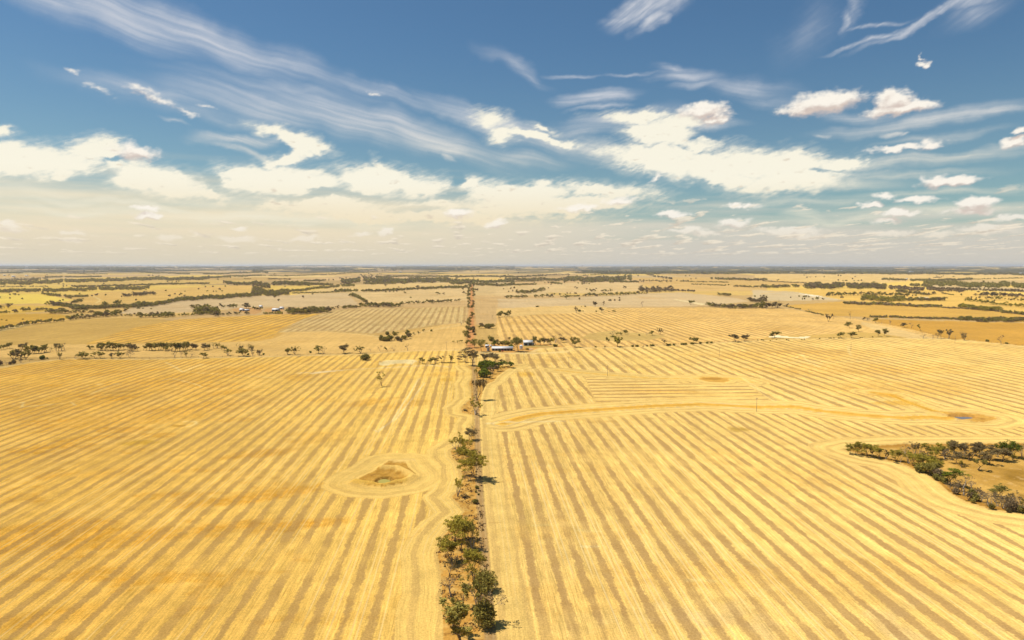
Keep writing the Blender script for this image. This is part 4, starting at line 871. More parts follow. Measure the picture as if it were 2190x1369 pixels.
# --- scattered trees along fences and in paddocks, one label each
LONE = [
 ('N',255,188,70,42,'tall','olive','lone slim gum with a low side branch in the left stubble'),
 ('B',945,822,48,62,'bush','dark','very dark dense round tree alone beyond the stubble left of the white bank'),
 ('B',1420,855,52,42,'round','dark','small dark tree at the left end of the row by the white bank'),
 ('B',1490,855,55,60,'round','dark','wider dark tree next to the small one by the white bank'),
 ('B',1395,850,36,25,'dead','brown','thin brown dead shrub nearest the white bank'),
 ('B',1527,848,46,34,'sparse','brown','half bare small tree right of the wider dark tree'),
 ('B',1582,845,56,52,'umbrella','brown','see through umbrella tree in the row right of the white bank'),
 ('B',1655,842,64,34,'tall','dark','narrow upright tree at the right end of the row by the white bank'),
 ('B',292,776,52,52,'umbrella','dark','small flat crowned tree on the fence line, left of a leafier pair partner'),
 ('B',352,774,68,60,'sparse','dark','open leafy tree on the fence line with a second small flat one to its left'),
 ('B',388,796,22,60,'dead','grey','fallen grey branches lying just below the fence line trees'),
 ('B',550,768,66,66,'umbrella','dark','dark umbrella tree with a bare companion on its right, left middle fence line'),
 ('B',592,770,60,50,'dead','brown','bare brown companion of the dark umbrella tree'),
 ('B',484,762,16,18,'bush','green','tiny green bush on the fence line left of the dark umbrella tree'),
 ('B',768,767,76,84,'umbrella','brown','wide airy umbrella gum with pinkish crown on the fence line'),
 ('B',904,764,64,72,'sparse','dark','forked gum with two dark crowns on the fence line'),
 ('B',990,750,28,34,'dead','grey','small bare bush between the forked gum and the centre, fence line'),
 ('B',1065,745,42,40,'dead','grey','pale bare tree on the fence line right of the small bare bush'),
 ('B',1113,745,34,26,'round','dark','little dark tree between two bare pale trees on the fence line'),
 ('B',1182,745,44,50,'dead','grey','wide pale bare tree just right of the little dark tree'),
 ('B',1298,744,54,42,'dead','brown','bare brown gum last on the fence line before the road'),
 ('B',92,778,16,14,'bush','green','tiny green bush on the fence line below the clustered bush'),
 ('B',455,760,24,16,'dead','grey','stunted bare sapling on the fence line'),
 ('A',352,818,36,34,'bush','green','small green bush on the far left fence line, first of the lone ones'),
 ('A',395,812,14,12,'bush','dark','tiny dark bush right of the small green one, far left fence line'),
 ('A',500,816,60,40,'sparse','dark','narrow forked tree on the far left fence line'),
 ('A',632,810,32,34,'dead','grey','small bare shrub left of the twin dark umbrella trees'),
 ('A',702,813,60,82,'umbrella','dark','widest dark umbrella tree on the far left fence line'),
 ('A',792,810,60,62,'umbrella','dark','leaning umbrella tree second in the row of flat crowns'),
 ('A',838,808,54,50,'umbrella','dark','umbrella tree third in the row of flat crowns, far left'),
 ('A',932,807,44,48,'umbrella','brown','small brown flat crowned tree alone between flat crowned pairs'),
 ('A',1008,806,56,52,'umbrella','dark','lopsided umbrella tree left of a bare spreading tree'),
 ('A',1082,802,64,64,'dead','grey','bare spreading tree right of the lopsided umbrella tree'),
 ('A',1462,798,50,50,'dead','brown','brown bare tree, first of four together on the fence line'),
 ('A',1512,796,42,44,'dead','grey','low grey bare tree, second of four together on the fence line'),
 ('A',1557,795,52,34,'sparse','dark','tree with a little green top, third of four on the fence line'),
 ('A',1600,793,40,46,'dead','grey','grey bare tree, fourth of four together on the fence line'),
 ('A',1702,806,48,62,'round','dark','round leafy shrub sitting on the dark fence line with its shadow'),
 ('A',1905,784,58,66,'sparse','dark','open tree with feathery dark crown under the belt remnants'),
 ('A',2040,790,68,84,'umbrella','dark','broad dark slanting crowned tree in the left middle fence line'),
 ('A',2115,788,70,44,'dead','brown','bare brown tree right of the broad slanting crowned one'),
 ('A',2168,782,44,40,'dead','grey','pale bare tree next right of the bare brown tree'),
 ('A',2075,780,16,16,'bush','green','tiny bush between the broad tree and the bare one'),
 ('C',942,712,84,80,'tall','olive','tall loose crowned gum on the pale track with a shadow to its right'),
 ('C',1330,700,52,38,'umbrella','brown','small brown tree amid a line of round bushes on the track'),
 ('C',1592,685,52,62,'umbrella','dark','low wide dark tree in the line of round bushes'),
 ('C',1930,668,66,86,'umbrella','brown','wide flat umbrella tree on the fence, left of a similar narrower one'),
 ('C',2006,665,58,56,'umbrella','brown','narrower umbrella tree right of the wide flat one'),
 ('C',1002,605,36,42,'round','dark','dark round tree highest in the fallow patch'),
 ('C',932,614,26,24,'round','dark','small dark tree left in the trio on the fallow patch'),
 ('C',968,618,30,28,'round','dark','small dark tree in the middle of the trio on the fallow patch'),
 ('C',900,625,44,40,'dead','grey','grey bare shrub beside the trio on the fallow patch'),
 ('C',905,630,14,40,'bush','dark','flat low bush under the trio on the fallow patch'),
 ('C',851,656,26,18,'bush','dark','dark bush at the lower edge of the fallow patch'),
 ('C',866,662,18,14,'bush','dark','smaller bush touching the one at the lower edge of the fallow patch'),
 ('C',663,680,26,16,'dead','brown','brown stump right of the lone full rounded tree'),
 ('C',1236,618,42,36,'round','dark','dense dark tree left of a bare leaning one, fallow patch right side'),
 ('C',1296,608,58,46,'sparse','brown','taller brown open tree right side of the fallow patch'),
 ('C',1186,614,30,28,'dead','grey','bare low shrub left of the dense dark tree'),
 ('C',1122,618,14,14,'bush','dark','tiny bush in the middle of the fallow patch'),
 ('C',598,428,54,32,'sparse','brown','brown crooked tree left of the pair in upper stubble'),
 ('C',756,376,46,32,'umbrella','brown','left of two small umbrella trees at the top of the striped paddock'),
 ('C',820,370,42,26,'umbrella','brown','right of two small umbrella trees at the top of the striped paddock'),
 ('C',806,422,42,42,'round','brown','dark brown bush tree below the two small umbrella trees'),
 ('C',1150,376,42,30,'dead','grey','bare grey tree alone at the edge of the grey paddock'),
 ('C',1552,360,38,40,'umbrella','dark','small dark tree standing by the pale bare streak'),
 ('C',1692,364,30,34,'round','dark','small dark tree between the pale streak and the belt'),
 ('C',270,378,12,26,'bush','dark','low dark bush alone on the grey paddock edge'),
 ('C',22,458,30,34,'round','dark','small tree next to a bigger round one above the farm'),
 ('C',595,230,24,26,'round','brown','brown tree alone in the far pale paddock'),
 ('C',1002,224,26,24,'sparse','brown','open brown tree alone near the grey thicket'),
 ('C',512,312,36,46,'round','dark','dark round tree standing in front of the belt right of the road'),
 ('B',1505,560,0.1,0.1,'bush','dark',None),
 ('B',1280,268,20,22,'round','dark','dark dot of a tree below the belt in the pale far paddock'),
 ('B',1545,276,24,38,'round','dark','double crowned tree, left of two in the pale far paddock'),
 ('B',1600,276,20,24,'round','brown','single brown tree, right of two in the pale far paddock'),
 ('B',1378,220,24,30,'round','brown','round brown tree just above the long thin belt'),
 ('B',1115,208,20,24,'umbrella','brown','pale brown tree alone below the big far wood'),
 ('B',1495,582,18,16,'bush','dark','dark round bush alone below the striped paddock'),
 ('B',1745,525,36,44,'dead','grey','grey bare bush where the striped paddock meets the road'),
 ('D',105,638,56,80,'round','dark','round tree standing at the left end of the white salt patch'),
 ('D',655,638,52,54,'round','dark','left tree of two on the fence below the scattered four'),
 ('D',746,638,56,64,'umbrella','dark','right tree of two on the fence with a tan trunk'),
 ('D',732,554,52,48,'round','dark','small round tree above the pair on the fence'),
 ('D',803,584,56,44,'round','dark','dark tree diagonal right of the small round one'),
 ('D',972,622,54,50,'round','dark','left of the close pair by the pale curved rows'),
 ('D',1020,622,64,52,'round','dark','right and taller of the close pair by the pale curved rows'),
 ('D',553,500,66,50,'tall','brown','tall brownish gum at the near end of the hedge line'),
 ('D',592,480,34,34,'dead','grey','faint bare tree touching the tall brownish gum'),
 ('D',740,480,60,26,'dead','brown','dead upright tree with a broken top on the hedge line'),
 ('D',852,492,32,26,'round','brown','small round tree right of the dead upright one'),
 ('D',884,500,38,30,'dead','grey','bare small tree right of the small round one'),
 ('D',952,512,46,44,'round','dark','dark leafy tree on the line between bare small trees'),
 ('D',997,518,32,24,'dead','brown','bare sapling right of the dark leafy tree'),
 ('D',1070,526,38,28,'dead','grey','faint bare tree midway along the brown paddock fence'),
 ('D',1192,550,40,40,'round','brown','brown double tree in the middle of the brown paddock fence'),
 ('D',1248,555,42,36,'dead','grey','bare tree beside the brown double tree'),
 ('D',1326,578,56,34,'tall','dark','dark slim tree on the brown paddock fence'),
 ('D',1350,642,52,42,'dead','grey','pale bare bush tree where the fence lines meet'),
 ('D',1424,642,36,26,'dead','grey','smaller pale bare bush right of the fence corner'),
 ('D',1468,642,52,40,'dead','brown','bare brown tree left of a leafy one near the right corner fence'),
 ('D',1496,644,74,44,'tall','brown','leafy topped tall tree right of the bare brown tree'),
 ('D',1562,646,84,50,'sparse','brown','tall ragged tree with drooping crown on the right fence'),
 ('D',1690,656,60,44,'sparse','brown','leaning dark stump tree beside a bare thin one'),
 ('D',1672,640,62,30,'dead','grey','bare thin tree on the right fence left of the leaning stump'),
 ('D',1998,690,72,50,'dead','grey','pale bare Y shaped tree near the right edge fence'),
 ('D',1875,668,20,12,'bush','dark','left of two tiny black bushes near the right edge fence'),
 ('D',1888,670,20,12,'bush','dark','right of two tiny black bushes near the right edge fence'),
 ('D',2042,686,14,22,'bush','dark','low bush right of the pale Y shaped tree'),
 ('D',465,322,34,18,'tall','dark','slim dark tree in front of the white salt pan'),
 ('D',205,376,30,22,'round','brown','small tree at the end of the belt above the hedge line'),
 ('D',395,420,30,60,'dead','grey','grey bare thicket rising from the dark hedge'),
]
for t in LONE:
    if t[7]: tree(t[0], t[1], t[2], t[3], t[4], t[5], t[6], t[7], None)
for x in (758,835,1067,1100,1110,1155,1188,1220,1238,1362,1380,1412,1480,1495,1512,1560,1570,1635,1690,1726,2115,2145,2155):
    y = np.interp(x, [758,1067,1240,1412,1560,1726,2150], [716,712,706,700,690,682,656]); s = {758:12,835:10,1155:8,1188:12,2115:8,2145:9,2155:9}.get(x, 17)
    tree('C', x, float(y), s, s * 1.15, 'bush', 'dark', 'small round dark bush in the spaced line along the fence track right of the farm', 'round bushes along the fence track')
for x, y, s in [(10,658,8),(68,664,9),(118,654,7),(205,654,9),(222,658,7),(330,655,8),(352,652,8),(480,645,8),(560,642,8),(575,642,8),(600,640,8),(640,641,9),(665,641,8),(820,638,8),(835,637,8),(925,632,9)]:
    tree('D', x, y, s, s * 1.2, 'bush', 'dark', 'speck sized dark bush on the fence track below the salt patch', 'specks of bush on the fence track')
for x, y, s in [(762,418,11),(868,418,7),(905,416,12),(918,417,10),(672,376,10),(652,415,9),(622,416,18),(640,376,6)]:
    tree('C', x, y, s, s * 1.2, 'bush', 'dark', 'tiny dark bush scattered at the top of the striped paddock', 'tiny bushes of the upper striped paddock')
for x, y, s in [(1150,392,10),(1165,392,9),(1197,392,9),(1265,396,9),(55,492,9),(192,484,9),(15,488,8)]:
    tree('A', x, y, s, s * 1.4, 'bush', 'dark', 'tiny dark bush dotted on the open left paddock', 'tiny bushes of the left paddocks')
for x in range(1640, 1760, 12): tree('B', x - 60, 848, 9, 9, 'bush', 'dark', 'knee high dark bush in the row of dots at the foot of the umbrella tree', 'dots of bush by the white bank')

# --- groups of like trees: belts, clusters, woods
BELT = []
def cluster(k_, pts, h, kinds, leafs, label, group, w=None):
    for x, y in pts:
        hh = h * RG.uniform(.68, 1.25); tree(k_, x, y, hh, (w or hh * .9) * RG.uniform(.7, 1.15), RG.choice(kinds), RG.choice(leafs), label, group)
cluster('A', [(10,738),(30,732),(60,728),(82,724)], 46, ['round'], ['dark'], 'dark tree in the small clump at the far left edge', 'far left edge clump')
cluster('A', [(105,812),(130,815),(155,800),(170,815),(205,800),(215,818),(160,770),(190,775)], 70, ['round','tall'], ['dark','brown'], 'dark tree in the thick clump at the left end of the fence line', 'thick clump at the far left')
cluster('A', [(240,768),(262,768),(285,768),(300,768),(325,768),(345,765),(370,760),(390,750)], 62, ['round','tall'], ['dark'], 'tree in the dark upright row behind the far left clump', 'upright dark row, far left')
cluster('A', [(420,752),(440,750),(470,748),(490,745),(515,748),(540,738)], 52, ['round','dead'], ['brown','dark'], 'brownish tree at the thinning right end of the far left row', 'thinning end of the far left row')
cluster('A', [(20,862),(50,862),(85,860),(115,855),(0,866)], 34, ['bush','dead'], ['grey','brown'], 'dry grey bush in the tangle under the far left clump', 'dry bushes, far left')
cluster('A', [(175,848)], 50, ['sparse'], ['brown'], 'brown open bush right of the dry grey tangle', None)
cluster('A', [(748,734),(772,734)], 42, ['round','tall'], ['dark'], 'tree of the small dark pair between the far left row and the long row', 'small dark pair')
cluster('A', [(820,742),(838,738),(855,742),(880,742),(905,745),(920,745),(945,742),(970,742),(990,738)], 58, ['round','tall'], ['dark'], 'dark tree in the first dense group of the long middle left row', 'first group, middle left row')
cluster('A', [(1035,732),(1130,748),(1105,745),(1150,745),(1070,736),(1090,738)], 50, ['round','tall'], ['dark','brown'], 'tree of the gap in the middle left row', 'gap trees, middle left row')
cluster('A', [(1200,742),(1225,742),(1250,742),(1275,740),(1300,742),(1325,738),(1345,742),(1362,740)], 60, ['round','tall'], ['dark'], 'dark tree in the second dense group of the middle left row', 'second group, middle left row')
cluster('A', [(1385,748),(1410,746),(1435,748),(1460,750),(1485,750),(1505,748),(1530,742),(1550,738),(1570,735),(1545,748)], 64, ['round','tall'], ['dark'], 'dark tree in the third and tallest group of the middle left row', 'third group, middle left row')
cluster('A', [(1600,738),(1640,738),(1712,738),(1735,738),(1750,736)], 46, ['umbrella','round'], ['brown','dark'], 'brownish tree just right of the tallest middle left group', 'trees right of the tallest middle left group')
cluster('A', [(1790,728),(1815,724),(1855,738),(1875,742),(1890,730),(2005,738),(2020,740),(2090,738),(2110,742),(2075,735)], 46, ['sparse','round','dead'], ['dark','brown'], 'scrubby tree scattered at the right end of the middle left row', 'right end of the middle left row')
cluster('B', [(5,778),(0,745),(45,780),(62,780)], 40, ['dead','sparse'], ['brown','grey'], 'thin bare tree at the start of the middle fence line', 'thin trees, middle fence line')
cluster('B', [(1075,660),(1090,660),(1105,664),(1125,665),(1145,662),(1160,660)], 44, ['round','bush'], ['dark'], 'dark bush in the left half of the paddock thicket', 'left half of the paddock thicket')
cluster('B', [(1195,658),(1215,660),(1240,668),(1255,655),(1275,650),(1295,645),(1310,640),(1290,625)], 46, ['round','bush'], ['dark','brown'], 'dull tree in the right half of the paddock thicket', 'right half of the paddock thicket')
cluster('B', [(1130,612),(1175,612),(1190,618),(1210,618),(1325,620),(1345,612)], 30, ['bush','round'], ['dark'], 'small bush at the back of the paddock thicket', 'back of the paddock thicket')
cluster('B', [(1288,612)], 44, ['dead'], ['grey'], 'grey bare tree sticking out above the paddock thicket', None)
cluster('B', [(1388,604),(1432,586),(1425,584)], 26, ['bush','round'], ['dark'], 'small bush trailing up right from the paddock thicket', 'bushes trailing from the thicket')
cluster('B', [(2070,465),(2085,460),(2105,462),(2060,466)], 42, ['round'], ['dark'], 'tree of the loose trio above the farm', 'loose trio above the farm')
cluster('B', [(2150,458)], 44, ['round'], ['dark'], 'rounder separate tree right of the loose trio above the farm', None)
cluster('B', [(2005,470)], 32, ['dead'], ['brown'], 'pale bare bush left of the loose trio above the farm', None)
cluster('B', [(1895,558),(1918,558)], 42, ['round'], ['dark','brown'], 'tree of the left small pair above the farm sheds', 'left pair above the sheds')
cluster('B', [(1955,556),(1975,558),(1998,560)], 36, ['round','bush'], ['dark'], 'tree of the right small group above the farm sheds', 'right group above the sheds')
for y in (462, 448): tree('B', 1842, y + 8, 40, 34, 'round', 'dark', 'dark tree on the right verge halfway along the red road', 'halfway trees, red road')
cluster('B', [(1808,395),(1806,378),(1808,362),(1812,345),(1812,330),(1810,318),(1808,300),(1812,285),(1810,268),(1814,252),(1812,238),(1818,222),(1818,208)], 34, ['round'], ['dark'], 'gum on the far left verge of the red road', 'far left verge of the red road', w=30)
cluster('B', [(1845,398),(1846,380),(1848,362),(1850,345),(1850,300),(1852,285),(1850,268),(1850,252),(1848,238),(1848,222),(1846,208)], 32, ['round'], ['dark','brown'], 'gum on the far right verge of the red road', 'far right verge of the red road', w=26)
cluster('B', [(1780,272),(1765,268)], 20, ['dead','round'], ['brown'], 'brown tree leaning off the far left verge', 'brown pair off the verge')
def belt(k_, pts, thick, h, leafs=('dark','dark','brown'), kinds=('round',), dens=1.0, label=None, group=None, cap=None):
    """trees in rows along a polyline; thick is the depth of the planting and h a tree's height, frame pixels"""
    p = fr(k_, *pts); s = FR[k_][2]; q = gp(p); hp = h / s
    if not label: dens *= 1.4; thick *= 1.35 if h < 20 else 1.15
    ph0 = RG.random() * 99; wob = (.10 if label else .45) * thick / s
    for i in range(len(q) - 1):
        d = q[i + 1] - q[i]; L = np.hypot(*d); pm = np.mean([p[i], p[i + 1]], 0)
        dp = float(to_px(*((q[i] + q[i + 1]) / 2))[2]); mpp = dp / FPX; ht = hp * mpp
        lpx = np.hypot(p[i + 1][0] - p[i][0], p[i + 1][1] - p[i][1]); rowsN = max(1, int(round(thick / s / 1.1)))
        n = max(1, int(lpx / (max(hp, 1.3) * .52) * dens))
        for r_ in range(rowsN):
            for j in range(n):
                if RG.random() < .06: continue
                t = (j + RG.random()) / n; x = p[i][0] + (p[i + 1][0] - p[i][0]) * t; y = p[i][1] + (p[i + 1][1] - p[i][1]) * t
                y = y + ((r_ + RG.random()) / rowsN - .5) * thick / s * (.75 + .5 * RG.random())
                nz = sin(x * .11 + ph0) + sin(x * .043 + ph0 * 2) + .6 * sin(x * .31 + ph0 * 3)
                if not label and h < 30 and nz < -2.1: continue
                y += wob * .35 * nz
                if y < 571.0: continue
                X, Y = P(x, y)
                hh = ht * RG.uniform(.55, 1.3)
                BELT.append([float(X), float(Y), None, hh, hh * RG.uniform(.7, 1.2) * max(1, 1.8 / hp), RG.choice(kinds), RG.choice(leafs), label, group, hp])
b = belt
b('A', [(0,572),(130,552),(230,530)], 5, 34, label='tree in the low belt running down to the left edge', group='low left belt')
b('A', [(230,530),(400,512),(560,494)], 6, 32, label='tree in the even stretch of the left diagonal belt', group='even stretch, left diagonal belt')
b('A', [(570,488),(800,466)], 8, 36, label='tree in the taller stretch of the left diagonal belt', group='taller stretch, left diagonal belt')
b('A', [(790,462),(980,452)], 12, 46, label='tree in the thickest bulge of the left diagonal belt', group='bulge, left diagonal belt')
b('A', [(980,448),(1060,405)], 10, 30, label='tree in the spur joining the two left belts', group='spur between the left belts')
b('A', [(1010,458),(1130,456)], 4, 30, leafs=('dark','brown'), dens=.8, label='tree in the thin stretch right of the belt bulge', group='thin stretch right of the bulge')
b('A', [(1160,465),(1270,465),(1460,460)], 7, 38, label='tree in the separate block right of the thin stretch', group='separate block, left belt')
b('A', [(1490,455),(1600,450),(1700,445)], 5, 32, leafs=('dark','olive'), label='tree in the loose end of the belt before the homestead', group='loose belt end before the homestead')
b('A', [(1640,430),(1700,425),(1760,430),(1830,440)], 34, 44, label='dark tree in the thick wood left of the left homestead', group='wood left of the homestead')
b('A', [(1585,390),(1650,392)], 6, 30, label='tree in the short row above the homestead wood', group='short row above the homestead wood')
b('A', [(1660,400),(1740,405)], 10, 40, label='tree in the upper clump of the homestead wood', group='upper clump, homestead wood')
b('A', [(1830,388),(1870,385)], 4, 36, label='tree of the round clump above the homestead', group='round clump above the homestead')
b('A', [(1900,388),(1990,385)], 4, 30, label='tree of the flat clump above the homestead', group='flat clump above the homestead')
b('A', [(2030,392),(2100,390)], 5, 46, label='tall tree of the clump at the top of the homestead', group='tall clump, homestead top')
b('A', [(2110,405),(2180,405)], 8, 40, label='tree in the green clump right of the homestead sheds', group='green clump by the homestead')
b('A', [(1850,448),(1930,445)], 5, 30, label='tree hiding the homestead front from the left', group='homestead front, left')
b('A', [(1950,445),(2010,442)], 4, 30, label='tree hiding the homestead front in the middle', group='homestead front, middle')
b('A', [(2040,440),(2090,440)], 4, 28, label='tree hiding the homestead front on the right', group='homestead front, right')
b('A', [(410,432),(560,430)], 10, 38, label='tree in the dark island left of the big belt', group='dark island left of the belt')
b('A', [(565,432),(650,430)], 4, 26, label='tree in the low gap of the dark island', group='low gap of the dark island')
b('A', [(660,430),(790,428)], 6, 26, leafs=('dark','brown'), label='tree in the thin tail of the dark island', group='thin tail of the dark island')
b('A', [(1070,388),(1180,388)], 6, 26, label='tree hanging below the big belt by the grey paddock', group='below the big belt')
b('B', [(95,437),(250,437)], 8, 18, leafs=('dark','olive'), label='low tree fronting the second homestead shed', group='low front of the second shed')
b('B', [(290,428),(450,430),(640,418)], 22, 40, label='tree of the solid block right of the homestead', group='solid block right of the homestead')
b('B', [(640,412),(730,388)], 5, 30, leafs=('dark','brown'), label='tree of the thin link after the solid block', group='thin link after the block')
b('B', [(750,390),(900,384)], 10, 22, label='low tree before the curved wood', group='low trees before the curved wood')
b('B', [(905,375),(1000,378),(1120,376),(1240,374)], 14, 32, label='tree in the flat foot of the curved wood', group='foot of the curved wood')
b('B', [(810,288),(860,295),(900,312),(940,335),(960,350)], 16, 24, label='tree in the curved tail of the curved wood', group='tail of the curved wood')
b('B', [(1240,356),(1330,354),(1450,350),(1600,340),(1680,335)], 6, 26, label='tree in the neat belt between curved wood and road', group='neat belt left of the road')
b('B', [(1690,332),(1765,328)], 3, 22, leafs=('brown','dark'), label='brownish tree ending the neat belt near the road', group='end of the neat belt')
b('B', [(0,80+430-430),(10,80)], 1, 1, label=None)
b('C', [(0,308),(100,304),(190,300)], 6, 24, label='tree in the belt starting at the road on the right', group='belt right of the road')
b('C', [(100,265),(200,262),(280,250),(340,235)], 14, 24, label='tree of the slanting clump right of the road', group='slanting clump right of the road')
b('C', [(235,300),(415,296)], 6, 26, label='tree of the second block right of the road', group='second block right of the road')
b('C', [(460,295),(620,290)], 4, 16, label='low tree of the gap right of the road', group='low gap right of the road')
b('C', [(650,290),(800,284),(1000,278),(1200,268)], 6, 24, label='tree of the long neat belt below the grey thicket', group='long neat belt below the thicket')
b('C', [(1120,240),(1200,245),(1300,242),(1400,240)], 26, 28, leafs=('grey','brown'), kinds=('dead','round'), label='grey dead tree of the thicket', group='grey thicket')
b('C', [(700,250),(760,250)], 3, 26, label='tree of the small pair above the neat belt', group='small pair above the belt')
b('C', [(805,248),(900,248)], 4, 24, leafs=('brown','dark'), label='brown tree of the trio above the neat belt', group='brown trio above the belt')
b('C', [(1400,240),(1500,245),(1590,248)], 6, 14, leafs=('brown','grey'), dens=.7)
b('C', [(1780,275),(1880,290)], 6, 24, leafs=('brown','dark'))
b('C', [(1710,372),(1800,382),(1900,388),(2190,385)], 12, 32, label='tree of the broad belt at the far end of the striped paddock', group='broad belt, right middle', leafs=('dark','brown'))
b('D', [(0,388),(160,384)], 10, 55, leafs=('dark','brown'), kinds=('tall','round','dead'), label='tall ragged tree at the right end of the broad belt', group='ragged right end of the broad belt')
b('C', [(2050,330),(2190,345)], 10, 30, leafs=('brown',), kinds=('dead','round'))
b('C', [(2140,318),(2190,320)], 6, 26, leafs=('brown',))
b('D', [(175,372),(250,388),(320,400)], 3, 10); b('D', [(360,415),(430,432),(520,450)], 4, 12)
b('D', [(530,288),(700,285),(830,282),(1000,285),(1230,290)], 5, 30, label='tree of the even dark row in the right distance', group='even row, right distance')
b('D', [(835,315),(1000,318),(1190,322)], 24, 26, leafs=('dark','olive')); b('D', [(1190,325),(1530,325)], 6, 26)
b('D', [(680,350),(900,358),(1200,370),(1500,380)], 9, 18, leafs=('dark','grey')); b('D', [(1500,385),(1900,410),(2190,445),(3000,500)], 4, 14, leafs=('grey','brown'))
b('D', [(1640,375),(1800,395),(2000,412)], 14, 26, leafs=('dark','olive')); b('D', [(2000,425),(2190,440),(3000,490)], 8, 18)
b('D', [(1690,325),(1800,340),(1950,360),(2190,385),(3000,440)], 6, 30, leafs=('olive','dark'), label='tree of the slanting row at the right edge distance', group='slanting row, right edge')
b('D', [(900,464),(1200,470),(1500,480),(1650,485)], 6, 14, leafs=('grey','dark')); b('D', [(1650,488),(2000,495),(2190,500),(3000,520)], 16, 26, leafs=('dark','dark','grey'))
b('D', [(1120,250),(1220,262),(1380,280)], 8, 22); b('D', [(1380,285),(1450,272)], 3, 24, leafs=('brown',)); b('D', [(1500,265),(1600,278)], 3, 10)
b('D', [(1780,285),(1900,290),(2190,295),(3000,300)], 6, 32, leafs=('brown','grey'), dens=.5); b('D', [(1860,310),(2190,325)], 5, 26, leafs=('brown','dark'), dens=.5)
b('D', [(360,205),(600,212),(850,210),(1030,208)], 30, 24, leafs=('brown','dark','grey')); b('D', [(0,214),(60,218),(310,212)], 8, 22)
b('D', [(1060,215),(1300,235),(1680,245)], 18, 18, leafs=('brown','grey'), dens=.6); b('D', [(1240,200),(1420,215)], 10, 18, leafs=('brown','dark'))
b('D', [(1350,182),(1600,190),(2190,205),(3500,215)], 26, 16, leafs=('dark',)); b('D', [(1240,158),(1500,158),(1760,148)], 10, 12); b('D', [(1000,150),(1200,155)], 6, 14)
b('D', [(1430,138),(1500,134)], 2, 9, leafs=('brown',)); b('D', [(1720,150),(2190,140)], 2, 10, dens=.6); b('D', [(0,160),(200,172),(450,182)], 3, 8, leafs=('brown',)); b('D', [(1570,240),(2190,255),(3000,262)], 6, 20, leafs=('brown','grey'), dens=.6)
b('C', [(1460,165),(1700,172),(1870,175)], 4, 10, dens=.8); b('C', [(1720,148),(1900,152),(2190,156)], 6, 16, leafs=('dark','brown')); b('C', [(1560,192),(1850,202)], 3, 10, dens=.8); b('C', [(1910,208),(2100,216),(2190,218)], 4, 14, leafs=('brown','dark'))
b('C', [(1120,160),(1400,165)], 4, 12, leafs=('brown',), dens=.5); b('C', [(380,182),(480,188)], 8, 14, dens=.6); b('C', [(1180,110),(1400,150)], 8, 12, leafs=('brown',), dens=.35); b('C', [(940,108),(1300,108)], 2, 9, dens=.3)
b('C', [(490,155),(600,155),(760,150),(1060,145)], 28, 16); b('C', [(700,168),(1120,172)], 6, 12); b('C', [(0,150),(250,155),(480,152)], 12, 14); b('C', [(0,195),(120,196),(260,190)], 5, 12); b('C', [(0,168),(330,164)], 3, 9)
b('C', [(0,130),(150,128),(350,120)], 6, 12, leafs=('brown','dark'), dens=.7); b('C', [(250,118),(540,112)], 4, 12, leafs=('grey',), dens=.7); b('C', [(590,96),(880,104)], 5, 9); b('C', [(650,118),(860,106)], 3, 9)
b('C', [(640,85),(900,98),(1500,96),(2190,95)], 12, 9); b('D', [(0,95),(700,98),(1500,104),(2190,108),(3400,112)], 10, 9); b('C', [(300,75),(580,76)], 2, 7, dens=.5)
b('B', [(0,262),(120,268),(300,258)], 34, 22); b('B', [(300,248),(500,228),(700,212),(850,200)], 10, 14); b('B', [(170,190),(350,190),(480,200)], 18, 22); b('B', [(490,195),(670,196)], 8, 16); b('B', [(0,190),(60,200),(140,210)], 22, 26, leafs=('dark','brown'))
b('B', [(430,160),(640,158)], 8, 10, leafs=('brown','dark'), dens=.7); b('B', [(330,266),(500,262),(700,258)], 3, 12); b('B', [(690,252),(780,250),(850,250)], 6, 20); b('B', [(860,252),(1050,250),(1280,240)], 5, 18); b('B', [(1290,236),(1500,226),(1800,215)], 8, 16)
b('B', [(745,165),(1100,160),(1500,162),(1860,172)], 26, 16); b('B', [(930,185),(1200,182)], 8, 12); b('B', [(1860,170),(2190,165)], 12, 14); b('B', [(1870,196),(2060,200),(2190,190)], 10, 16); b('B', [(1030,130),(1130,135)], 6, 14)
b('B', [(260,122),(500,115),(700,108)], 3, 9); b('B', [(700,105),(1000,88),(1200,78)], 3, 8); b('B', [(1100,126),(1400,124),(1750,128)], 6, 10); b('B', [(1700,135),(1800,125),(2190,128)], 5, 12); b('B', [(1600,104),(1380,106)], 2, 7, dens=.6)
b('B', [(650,78),(900,76),(1050,74)], 5, 9); b('B', [(0,60),(400,64),(900,58),(1400,62),(2190,60)], 8, 8); b('B', [(0,48),(500,50),(1100,46)], 4, 6); b('B', [(1200,48),(2190,50)], 5, 6); b('B', [(200,70),(640,68)], 4, 8); b('B', [(1100,72),(1640,70)], 4, 8); b('B', [(0,85),(130,92)], 12, 12); b('B', [(0,118),(300,122)], 3, 9, dens=.8); b('B', [(130,145),(320,150)], 5, 10, leafs=('brown',), dens=.6); b('B', [(1640,80),(1900,76),(2190,72)], 3, 6)
b('A', [(0,185),(250,180),(400,172),(700,165),(900,155)], 16, 14); b('A', [(900,152),(1300,148),(1700,142),(1750,138)], 16, 12); b('A', [(1750,135),(2190,118)], 6, 11); b('A', [(0,248),(350,248),(600,240),(850,235),(1250,218)], 14, 16)
b('A', [(620,212),(900,206),(1200,196),(1750,184)], 6, 12, leafs=('dark','brown')); b('A', [(0,215),(400,212)], 3, 9, leafs=('brown',), dens=.5); b('A', [(1870,180),(2000,188),(2190,194)], 10, 18); b('A', [(2110,222),(2190,235)], 10, 24, leafs=('brown','dark'))
